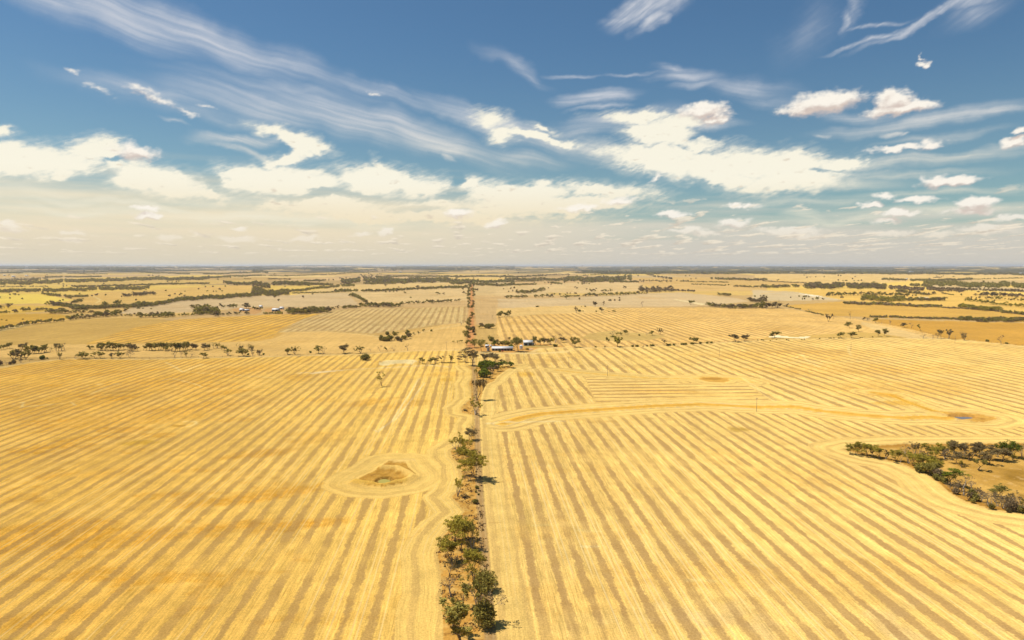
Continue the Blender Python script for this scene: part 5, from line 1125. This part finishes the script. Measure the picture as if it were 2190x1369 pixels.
b('A', [(350,270),(450,285),(560,300),(600,310)], 8, 16); b('A', [(560,296),(740,294)], 6, 14); b('A', [(600,345),(690,330)], 10, 22); b('A', [(430,362),(560,375),(700,390)], 14, 26); b('A', [(600,400),(900,385),(1100,380),(1300,368)], 10, 26)
b('A', [(1300,362),(1450,330),(1700,312),(2000,290),(2190,282)], 18, 22); b('A', [(865,375),(900,370)], 6, 42); b('A', [(960,365),(1000,362)], 6, 38); b('A', [(1100,375),(1230,372)], 8, 34)
b('A', [(180,418),(250,416)], 4, 30, leafs=('brown','dark')); b('A', [(280,412),(400,404)], 4, 22, leafs=('brown','dark')); b('A', [(0,432),(90,430)], 4, 18); b('A', [(110,426),(160,424)], 3, 26, leafs=('brown',)); b('A', [(0,395),(90,385)], 8, 34, leafs=('brown','grey'), kinds=('sparse','dead'), dens=.6)
b('A', [(380,365),(415,363)], 3, 26, leafs=('olive',)); b('A', [(440,365),(500,368)], 6, 34, leafs=('brown','grey'), kinds=('sparse',)); b('A', [(1035,290),(1100,288)], 8, 24, leafs=('brown',), kinds=('sparse',)); b('A', [(1110,280),(1300,275)], 12, 26, leafs=('brown',), kinds=('sparse',), dens=.7)
b('A', [(0,58),(250,62),(520,58),(1000,66),(1300,60)], 18, 9); b('A', [(1300,62),(1700,58),(2190,58)], 8, 8); b('A', [(0,44),(600,46),(1100,44)], 5, 6); b('A', [(900,76),(1400,80),(2190,72)], 4, 8); b('A', [(200,88),(560,84)], 3, 7); b('A', [(0,100),(190,100)], 5, 9); b('A', [(270,100),(520,102)], 3, 7); b('A', [(560,105),(900,108)], 2, 6); b('A', [(1000,85),(1250,95),(1590,108)], 5, 7); b('A', [(1700,108),(2190,95)], 5, 8)
b('A', [(0,150),(200,152),(400,150)], 16, 8, leafs=('dark','brown'), dens=.5); b('A', [(380,130),(700,132),(850,125)], 5, 9); b('A', [(700,95),(980,85)], 4, 7); b('A', [(2040,145),(2100,145)], 2, 8)
b('A', [(-1200,620),(-400,600),(0,575)], 6, 34); b('A', [(-900,190),(0,186)], 16, 14); b('A', [(-900,250),(0,248)], 14, 16)
# strips of bush close under the horizon
for k_, y0 in (('A', 34), ('B', 34), ('C', 44), ('D', 46)):
    for yy in (y0 + 8, y0 + 13, y0 + 20, y0 + 28, y0 + 36):
        x = 0
        while x < 2190:
            L_ = RG.uniform(80, 500)
            if RG.random() < (.75 if k_ in 'AB' else .6): b(k_, [(x, yy + RG.uniform(-3, 3)), (x + L_, yy + RG.uniform(-3, 3))], RG.uniform(1, 5), RG.uniform(4.5, 7), dens=.5)
            x += L_ + RG.uniform(40, 300)

x0_, y0_ = 300, 600
for i in range(800):       # single trees dotted over the plain
    x = RG.uniform(-150, 2400); y = 573 + 72 * RG.random() ** 1.6
    if RG.random() < .45: x0_, y0_ = x, y
    else: x, y = x0_ + RG.gauss(0, 14), y0_ + RG.gauss(0, .8)
    if y < 572: continue
    X, Y = P(x, y); mpp = float(to_px(X, Y)[2]) / FPX; hp = RG.uniform(1.4, 2.8) + (y - 573) * .035; hh = hp * mpp
    BELT.append([float(X), float(Y), None, hh, hh * RG.uniform(.8, 1.3), 'round', RG.choice(('dark', 'brown', 'grey')), None, None, hp])

# --- turn the survey into objects: the largest ones as individuals, the rest as one mass
bx = np.array([q[0] for q in BELT]); by_ = np.array([q[1] for q in BELT]); bz = ground_z(bx, by_)
for q, z in zip(BELT, bz): q[2] = float(z)
NIND = 300
iB = [q for q in BELT if q[7]]; iB.sort(key=lambda q: -q[9])
bush_n = sum(1 for q in SPEC if q[5] == 'bush')
room = max(0, NIND - (len(SPEC) - bush_n)); ind = SPEC + iB[:room]
rest = [q for q in BELT if not q[7]] + iB[room:]
used = {}
for q in ind:
    X, Y, z, h, w, kind, leaf, label, group, hp = q
    lod = 0 if hp > 22 else (1 if hp > 9 else 2)
    v = used.get((kind, lod), RG.randint(0, 9)); used[(kind, lod)] = v + 1; v = v % NVAR[lod]
    nm = {'bush': 'shrub', 'dead': 'dead_tree'}.get(kind, 'gum_tree')
    cat = {'bush': 'shrub', 'dead': 'dead tree'}.get(kind, 'tree')
    wm, lm, wd = meshes(kind, v, lod, leaf, kind in ('sparse', 'dead'))
    sx = w / wd; rz = RG.random() * 6.283
    if lod < 2:
        o = bpy.data.objects.new(nm, None); o.empty_display_size = .5; COL.objects.link(o)
        for nm2, me in (('trunk', wm), ('crown', lm)):
            c = bpy.data.objects.new(nm2, me); COL.objects.link(c); c.parent = o
    else:
        o = bpy.data.objects.new(nm, wm); COL.objects.link(o)
    o.location = (X, Y, z - .03 * h); o.rotation_euler = (0, 0, rz); o.scale = (sx, sx, h)
    o['label'] = label; o['category'] = cat
    if group: o['group'] = group
print('individual trees', len(ind), 'bushes', bush_n, 'mass', len(rest))
MV, MF, MM, off = [], [], [], 0
mats_ = [BARK] + [LEAF[k_] for k_ in ('olive', 'dark', 'green', 'brown', 'grey')]; li_ = dict(olive=1, dark=2, green=3, brown=4, grey=5)
nr_ = np.random.default_rng(9)
def puffs(seed):
    """a very small crown for far trees: leaf clumps on an uneven dome, plus a stub of trunk"""
    r = np.random.default_rng(seed); n = 13
    c = r.normal(size=(n, 3)); c /= np.linalg.norm(c, axis=1, keepdims=True); c = c * np.array([.42, .42, .34]) * r.uniform(.55, 1, (n, 1)) + np.array([0, 0, .62])
    a = r.normal(size=(n, 3)); a /= np.linalg.norm(a, axis=1, keepdims=True); b_ = np.cross(a, r.normal(size=(n, 3))); b_ /= np.linalg.norm(b_, axis=1, keepdims=True)
    a *= .23; b_ *= .19
    v = np.stack([c - a - b_, c + a - b_, c + a + b_, c - a + b_], 1).reshape(-1, 3)
    t = np.array([[-.03, 0, 0], [.03, 0, 0], [.02, 0, .6], [-.02, 0, .6]])
    return np.concatenate([t, v]), np.arange((n + 1) * 4).reshape(-1, 4)
PF = [puffs(s) for s in range(8)]
for q in rest:
    X, Y, z, h, w, kind, leaf, label, group, hp = q
    if hp > 5.5 and kind != 'bush':
        wv, wf, lv, lf, wd = raw(kind, nr_.integers(NVAR[2]), 2); v = np.concatenate([wv, lv]); f = np.concatenate([wf, lf + len(wv)]); nw = len(wf); s_ = w / wd
    else:
        v, f = PF[nr_.integers(8)]; nw = 1; s_ = w
    t = nr_.random() * 6.283; c_, sn = cos(t), sin(t)
    vv = np.stack([(v[:, 0] * c_ - v[:, 1] * sn) * s_ + X, (v[:, 0] * sn + v[:, 1] * c_) * s_ + Y, v[:, 2] * h + z - .02 * h], 1)
    MV.append(vv.astype(np.float32)); MF.append(f + off); MM.append(np.array([0] * nw + [li_[leaf]] * (len(f) - nw))); off += len(v)
me = mk('distant_trees', np.concatenate(MV), np.concatenate(MF), mats_, np.concatenate(MM))
o = bpy.data.objects.new('distant_woodland', me); COL.objects.link(o); o['kind'] = 'stuff'
o['label'] = 'dark bush and tree belts covering the far plain up to the horizon'; o['category'] = 'woodland'
# ------------------------------------------------------------------ small builders
def boxv(x0, x1, y0, y1, z0, z1):
    v = [(x0,y0,z0),(x1,y0,z0),(x1,y1,z0),(x0,y1,z0),(x0,y0,z1),(x1,y0,z1),(x1,y1,z1),(x0,y1,z1)]
    f = [(0,3,2,1),(4,5,6,7),(0,1,5,4),(1,2,6,5),(2,3,7,6),(3,0,4,7)]; return v, f
def cyl(cx, cy, z0, z1, r0, r1=None, n=12, cap=True):
    r1 = r0 if r1 is None else r1
    v = [(cx + r0 * cos(2*pi*i/n), cy + r0 * sin(2*pi*i/n), z0) for i in range(n)] + [(cx + r1 * cos(2*pi*i/n), cy + r1 * sin(2*pi*i/n), z1) for i in range(n)]
    f = [(i, (i+1) % n, n + (i+1) % n, n + i) for i in range(n)]
    if cap: v.append((cx, cy, z1)); f += [(n + i, n + (i+1) % n, 2*n, -1) for i in range(n)]
    return v, f
def join(parts):
    V, Fc = [], []
    for v, f in parts:
        o = len(V); V += list(v); Fc += [tuple(i + o if i >= 0 else -1 for i in q) for q in f]
    return V, Fc
def part(name, shape, material, parent, loc=None):
    v, f = shape; o = bpy.data.objects.new(name, mk(name, np.array(v, float), np.array([tuple(q) + (-1,) if len(q) == 3 else q for q in f]), [material]))
    COL.objects.link(o)
    if parent: o.parent = parent
    if loc: o.location = loc
    return o
def root(name, X, Y, rz, label, cat, group=None):
    o = bpy.data.objects.new(name, None); COL.objects.link(o)
    o.location = (X, Y, float(ground_z(np.array([X]), np.array([Y]))[0])); o.rotation_euler = (0, 0, rz)
    o['label'] = label; o['category'] = cat
    if group: o['group'] = group
    return o
def corr(name, col, metal=.3, rough=.45):
    m = bpy.data.materials.new(name); m.use_nodes = True; g = G(m.node_tree)
    tc = g.n('ShaderNodeTexCoord'); n = g.noise(tc.outputs['Object'], .6, 4, .6)
    w = g.n('ShaderNodeTexWave'); g.put(w.inputs['Vector'], tc.outputs['Object']); w.inputs['Scale'].default_value = 2.5
    c = g.v('SCALE', tuple(col), None, g.m('MULTIPLY_ADD', n, .35, .82))
    c = g.mix(g.ss(g.noise(tc.outputs['Object'], .25, 5, .7), .60, .72), c, (.26, .13, .07))
    b = g.n('ShaderNodeBsdfPrincipled'); g.put(b.inputs['Base Color'], c); b.inputs['Roughness'].default_value = rough; b.inputs['Metallic'].default_value = metal
    bp = g.n('ShaderNodeBump'); bp.inputs['Distance'].default_value = .03; g.put(bp.inputs['Height'], w.outputs['Fac']); g.put(b.inputs['Normal'], bp.outputs[0])
    out = g.n('ShaderNodeOutputMaterial'); g.nt.links.new(b.outputs[0], out.inputs['Surface']); return m
ROOFM = corr('zinc_roof', (.52, .52, .52), .0); WALLM = corr('corrugated_wall', (.30, .27, .26), .0, .6); WALLB = corr('blue_grey_wall', (.26, .34, .38), .0, .6)
DARKM = mat('dark_opening', (.03, .027, .025), .9, .1); WOODM = mat('weathered_timber', (.17, .13, .10), .9, .1, .3, 2.0); WHITEM = mat('white_paint', (.75, .74, .70), .6, .3)
REDM = mat('red_paint', (.40, .06, .03), .5, .4); RUBM = mat('rubber', (.03, .03, .03), .9, .1); CONC = mat('concrete_tank', (.30, .29, .27), .9, .1); GLASSM = mat('glass', (.05, .06, .07), .1, .8)

def gable(L, Wd, h, rise, over=.4):
    """roof shell with its own thickness, ridge along x"""
    hx, hy = L / 2 + over, Wd / 2 + over; t = .12; hb = h - over * rise / (Wd / 2)
    v = [(-hx,-hy,hb),(hx,-hy,hb),(hx,0,h+rise),(-hx,0,h+rise),(-hx,hy,hb),(hx,hy,hb)]
    v += [(x, y, z + t) for x, y, z in v]
    f = [(6,7,8,9),(9,8,11,10),(3,2,1,0),(4,5,2,3),(0,1,7,6),(5,4,10,11),(0,6,9,3),(3,9,10,4),(1,2,8,7),(2,5,11,8)]
    return v, f
def walls(L, Wd, h, rise):
    x, y = L / 2, Wd / 2
    v = [(-x,-y,-.4),(x,-y,-.4),(x,y,-.4),(-x,y,-.4),(-x,-y,h),(x,-y,h),(x,y,h),(-x,y,h),(-x,0,h+rise-.02),(x,0,h+rise-.02)]
    f = [(0,1,5,4),(2,3,7,6),(1,2,6,5),(3,0,4,7),(5,6,9,-1),(7,4,8,-1)]
    return v, f
def shed(name, X, Y, rz, L, Wd, h, rise, label, wall, doors=2, posts=False, group=None):
    r = root(name, X, Y, rz, label, 'shed', group)
    part('wall', walls(L, Wd, h, rise), wall, r); part('roof', gable(L, Wd, h, rise), ROOFM, r)
    for i in range(doors):
        xc = (i + .5) / doors * L - L / 2; w = L / doors * .34
        part('door_opening', boxv(xc - w, xc + w, -Wd / 2 - .03, -Wd / 2 + .1, -.2, h * .78), DARKM, r)
    if posts:
        for i in range(doors + 1): xc = i / doors * (L - .4) - L / 2 + .2; part('post', boxv(xc - .12, xc + .12, -Wd / 2 - .12, -Wd / 2 - .035, -.2, h - .1), WOODM, r)
    return r
def G1(k_, x, y):
    a = fr(k_, (x, y))[0]; X, Y = P(*a); return float(X), float(Y)
def span(k_, x0, x1, y): a, b_ = G1(k_, x0, y), G1(k_, x1, y); return (a[0] + b_[0]) / 2, (a[1] + b_[1]) / 2, math.hypot(a[0] - b_[0], a[1] - b_[1]), atan2(b_[1] - a[1], b_[0] - a[0])
x, y, L, rz = span('F', 698, 975, 376); shed('long_shed', x - 4 * sin(rz), y + 4 * cos(rz), rz, L, 8, 2.7, 1.6, 'long low shearing shed with a bright zinc roof beside the water tank', WALLM, 7, True)
x, y, L, rz = span('F', 1118, 1238, 308); shed('machinery_shed', x - 5 * sin(rz), y + 5 * cos(rz), rz, L, 10, 3.9, 1.9, 'pale roofed blue grey machinery shed behind the tallest dark gum', WALLB, 2)
x, y, L, rz = span('F', 1238, 1262, 304); shed('lean_to', x, y + 3, rz, L, 5, 1.9, .8, 'little white roofed shed touching the right end of the blue grey shed', WHITEM, 1)
x, y, L, rz = span('F', 612, 658, 338); shed('small_shed', x, y + 3, rz, L, 5, 2.4, 1.1, 'small white roofed outbuilding behind the water tank', WALLM, 1)
x, y, L, rz = span('F', 678, 690, 322); shed('hut', x, y + 1, rz, L + .6, 2.4, 1.5, .5, 'tiny white hut in the trees behind the long shed', WHITEM, 1)
x, y = G1('F', 1086, 362); r = root('silo', x, y, 0, 'pale cone topped grain silo half hidden behind the tallest gum', 'silo')
part('barrel', cyl(0, 0, 1.0, 4.3, 1.7, n=20, cap=False), ROOFM, r); part('cone_roof', cyl(0, 0, 4.3, 5.5, 1.85, .25, 20), ROOFM, r)
for i in range(4): part('leg', boxv(*(lambda a, c: (a - .1, a + .1, c - .1, c + .1))(1.3 * cos(i * pi / 2 + .78), 1.3 * sin(i * pi / 2 + .78)), -.2, 1.3), WOODM, r)
x, y = G1('F', 647, 378); r = root('water_tank', x, y, 0, 'round grey water tank at the left end of the long shed', 'water tank')
part('tank_wall', cyl(0, 0, -.2, 4.0, 1.55, n=24, cap=False), CONC, r); part('lid', cyl(0, 0, 4.0, 4.45, 1.65, .2, 24), WOODM, r); part('outlet_pipe', boxv(1.5, 1.62, -.06, .06, .1, 4.1), RUBM, r)
x, y = G1('F', 837, 386); r = root('farm_trailer', x, y, .1, 'small red farm trailer parked in front of the long shed', 'trailer')
part('tray', boxv(-1.6, 1.6, -.8, .8, .65, .8), REDM, r)
for s in (-1, 1): part('side_board', boxv(-1.6, 1.6, s * .8 - .04, s * .8 + .04, .803, 1.25), REDM, r)
part('drawbar', boxv(-3.0, -1.6, -.06, .06, .6, .7), REDM, r)
def wheel_(cx, cy, rr_): 
    v, f = cyl(0, 0, -.1, .1, rr_, n=14); v2 = [(px_, 0 + pz, py_2) for px_, py_2, pz in v]; return [(a + cx, b2 + cy, c + rr_) for a, b2, c in v2], f
for s in (-1, 1): part('wheel', wheel_(.2, s * .93, .42), RUBM, r)
x, y = G1('F', 1212, 358); r = root('steel_trough', x, y, 0, 'long pale stock trough on bare ground right of the round shrub', 'trough')
part('basin', join([boxv(-2.6, 2.6, -.45, -.35, 0, .6), boxv(-2.6, 2.6, .35, .45, 0, .6), boxv(-2.6, -2.5, -.349, .349, 0, .6), boxv(2.5, 2.6, -.349, .349, 0, .6), boxv(-2.499, 2.499, -.349, .349, .02, .12)]), WHITEM, r)
# left homestead
x, y, L, rz = span('B', 163, 216, 415); shed('homestead_shed', x, y + 6, rz, L, 12, 3.6, 2.6, 'blue white gabled shed on red ground at the left homestead', WALLB, 2)
x, y, L, rz = span('B', 226, 254, 398); shed('homestead_outbuilding', x, y + 5, rz, L, 8, 3.2, 2.0, 'small pale outbuilding right of the homestead gabled shed', WHITEM, 1)
x, y, L, rz = span('A', 2000, 2030, 413); r = shed('farmhouse', x, y + 6, rz, L, 10, 3.0, 2.4, 'grey white farmhouse on the left part of the left homestead', WHITEM, 1)
part('chimney', boxv(-2.5, -1.7, .6, 1.4, 4.0, 6.3), CONC, r)
x, y, L, rz = span('A', 2034, 2078, 412); shed('homestead_low_shed', x, y + 4, rz, L, 6, 2.2, 1.2, 'long low pale shed joined to the farmhouse yard', WALLM, 3)
x, y, L, rz = span('B', 54, 76, 385); shed('homestead_back_shed', x, y + 5, rz, L, 8, 3.0, 2.2, 'whitish shed behind the trees between farmhouse and gabled shed', WHITEM, 1)
# far white specks of sheds
for k_, x0, x1, yy, l in [('D', 1230, 1262, 90, 'left of the tiny white sheds in the distant right bush'), ('D', 660, 676, 83, 'tiny white silo like shed in the distant bush right of centre'), ('D', 1200, 1216, 150, 'white shed among dark trees beyond the right paddocks'), ('B', 1228, 1250, 92, 'tiny pale shed in the far stubble left of the road'), ('D', 2150, 2190, 103, 'low white roof near the right edge of the far bush'), ('A', 100, 130, 128, 'tiny white roof among scattered far left trees'), ('A', 210, 235, 124, 'second tiny white roof among scattered far left trees'), ('A', 30, 50, 120, 'leftmost tiny white roof among scattered far left trees')]:
    x, y, L, rz = span(k_, x0, x1, yy); shed('distant_shed', x, y, rz, min(L, 70), min(L, 70) * .4, 6, 3, l, WHITEM, 1)

# water in the three dams
def water(name, pts, zoff, col, label):
    q = gp(pts); c = q.mean(0); z = float(ground_z(np.array([c[0]]), np.array([c[1]]))[0])
    m = bpy.data.materials.new(name); m.use_nodes = True; g = G(m.node_tree); b_ = g.n('ShaderNodeBsdfPrincipled')
    b_.inputs['Base Color'].default_value = tuple(col) + (1,); b_.inputs['Roughness'].default_value = .5; b_.inputs['Specular IOR Level'].default_value = .04
    bp = g.n('ShaderNodeBump'); bp.inputs['Strength'].default_value = .2; bp.inputs['Distance'].default_value = .02
    g.put(bp.inputs['Height'], g.noise(g.n('ShaderNodeTexCoord').outputs['Object'], 2.5, 3, .6)); g.put(b_.inputs['Normal'], bp.outputs[0])
    out = g.n('ShaderNodeOutputMaterial'); g.nt.links.new(b_.outputs[0], out.inputs['Surface'])
    v = [(p_[0] - c[0], p_[1] - c[1], 0) for p_ in q] + [(0, 0, 0)]; n = len(q)
    o = part(name, (v, [(n, i, (i + 1) % n, -1) for i in range(n)]), m, None, (c[0], c[1], z + zoff)); o['kind'] = 'structure'; return o
water('dam_water', [(822 + 12.6 * cos(t) + .8 * cos(3 * t), 1027.3 - 5.3 * sin(t)) for t in np.linspace(0, 6.283, 29)[:-1]], .55, (.30, .25, .06), '')
water('dam_water', fr('R', (1490,180),(1550,177),(1640,177),(1690,180),(1720,198),(1640,202),(1560,203),(1520,193)), .60, (.13, .135, .15), '')
# dry grass and litter between the windbreak trees
def litter():
    r = np.random.default_rng(12); V, Fc, M_, off = [], [], [], 0
    sp = STRIP_L + STRIP_R[::-1]; n = 0
    while n < 900:
        m_ = 4000; px = r.uniform(925, 1080, m_); py = 1369 - (1369 - 790) * r.random(m_) ** .7
        w = inpoly(px, py, sp); px, py = px[w], py[w]; X, Y = P(px, py); keep = fbm(X / 5, Y / 5, 2, .5, 401) > .02
        X, Y = X[keep], Y[keep]; z = ground_z(X, Y)
        for a, b_, c in zip(X, Y, z):
            k_ = 7; s_ = r.uniform(.25, .8); ang = r.random(k_) * 6.28; c3 = np.stack([a + r.normal(size=k_) * s_ * .6, b_ + r.normal(size=k_) * s_ * .6, np.full(k_, c)], 1)
            dx = np.stack([np.cos(ang), np.sin(ang), np.zeros(k_)], 1) * s_ * .28; up = np.stack([r.normal(size=k_) * .3, r.normal(size=k_) * .3, r.uniform(.4, 1, k_)], 1) * s_ * .7
            v = np.stack([c3 - dx, c3 + dx, c3 + dx * .5 + up, c3 - dx * .5 + up], 1).reshape(-1, 3)
            V.append(v); Fc.append(np.arange(k_ * 4).reshape(-1, 4) + off); M_.append(np.full(k_, r.integers(3))); off += k_ * 4; n += 1
            if n >= 900: break
    me = mk('litter', np.concatenate(V), np.concatenate(Fc), [mat('dry_grass', (.42, .28, .10), .95, .05), mat('dead_brush', (.20, .12, .06), .95, .05), LEAF['grey']], np.concatenate(M_))
    o = bpy.data.objects.new('dry_grass', me); COL.objects.link(o); o['kind'] = 'stuff'; o['label'] = 'dry grass, twigs and litter on the ground of the windbreak strip'; o['category'] = 'dry grass'
litter()
# power poles
def pole(k_, x, y, label, h=9.0):
    X, Y = G1(k_, x, y); r = root('power_pole', X, Y, .3, label, 'power pole', 'power poles crossing the stubble')
    part('mast', cyl(0, 0, -.5, h, .14, .09, 8), WOODM, r); part('crossarm', boxv(-1.1, 1.1, -.06, .06, h - .9, h - .75), WOODM, r)
    for s in (-.95, .95): part('insulator', cyl(s, 0, h - .75, h - .55, .06, .04, 6), WHITEM, r)
for k_, x, y, l in [('F',1123,512,'thin pole in the stubble just below the yard right of the round shrub'),('F',1720,592,'thin pole where the stubble meets the grassy contour strip'),('P',1299,804,'thin pole at the corner of the level striped block'),('P',1618,880.5,'pole standing on the long curved contour bank'),
                    ('P',1538,764,'pole beside a small weedy mound in the upper right stubble'),('D',742,742,'pole alone in the stubble below the pair of fence trees'),('D',1612,682,'pole by the fence near the tall ragged tree'),('F',90,362,'pole on the left fence line near the road')]: pole(k_, x, y, l)
# fences: posts and two wires
def fence(pts, label, step=7.0):
    q = gp(pts); P_ = []
    for i in range(len(q) - 1):
        d = q[i + 1] - q[i]; L = np.hypot(*d); n = max(1, int(L / step))
        for j in range(n): P_.append(q[i] + d * j / n)
    P_.append(q[-1]); P_ = np.array(P_)
    z = ground_z(P_[:, 0], P_[:, 1]); r = root('wire_fence', P_[0, 0], P_[0, 1], 0, label, 'fence', 'wire fences between the paddocks'); o0 = np.array([P_[0, 0], P_[0, 1], r.location.z])
    sh = []
    for p_, zz in zip(P_, z): a, b_, c = p_[0] - o0[0], p_[1] - o0[1], zz - o0[2]; sh.append(boxv(a - .09, a + .09, b_ - .09, b_ + .09, c - .3, c + 1.3))
    o = part('posts', join(sh), WOODM, r); o['kind'] = 'stuff'
    for hh in (.5, 1.1):
        v, f = [], []
        for i, (p_, zz) in enumerate(zip(P_, z)):
            a, b_, c = p_[0] - o0[0], p_[1] - o0[1], zz - o0[2] + hh; v += [(a, b_ - .02, c), (a, b_ + .02, c), (a, b_, c + .035)]
            if i: k0 = 3 * i - 3; k1 = 3 * i; f += [(k0, k1, k1 + 1, k0 + 1), (k0 + 1, k1 + 1, k1 + 2, k0 + 2), (k0 + 2, k1 + 2, k1, k0)]
        part('wire', (v, f), WOODM, r)
fence([(0, 778), (143, 766.4), (320, 767), (560, 761.5), (770, 755.5), (872, 749.5), (1000, 747)], 'post and wire fence along the left stubble edge under the lone trees')
fence([(1240, 744), (1336, 741.5), (1463, 735.5), (1640, 726.5), (1810, 722), (1950, 722.5), (2060, 726), (2200, 741)], 'post and wire fence along the track right of the farm sheds')
fence(fr('D', (700, 472), (850, 492), (1000, 518), (1250, 556), (1450, 620), (1560, 645)), 'post and wire fence along the bare trees of the brown paddock', 10)
fence([(882, 778.5), (905, 778), (960, 776.5)], 'short fence by the small row of trees near the white bank', 5)
# ------------------------------------------------------------------ air
def haze():
    s = 66000.0
    v, f = boxv(-s, s, -s, s, -25.0, 135.0)
    m = bpy.data.materials.new('haze_air'); m.use_nodes = True; g = G(m.node_tree)
    pv = g.n('ShaderNodeVolumePrincipled'); pv.inputs['Color'].default_value = (.88, .92, 1, 1); pv.inputs['Density'].default_value = HAZE_D; pv.inputs['Anisotropy'].default_value = .2
    out = g.n('ShaderNodeOutputMaterial'); g.nt.links.new(pv.outputs[0], out.inputs['Volume'])
    o = part('haze', (v, f), m, None); o['kind'] = 'stuff'
HAZE_D = 3.0e-5
haze()
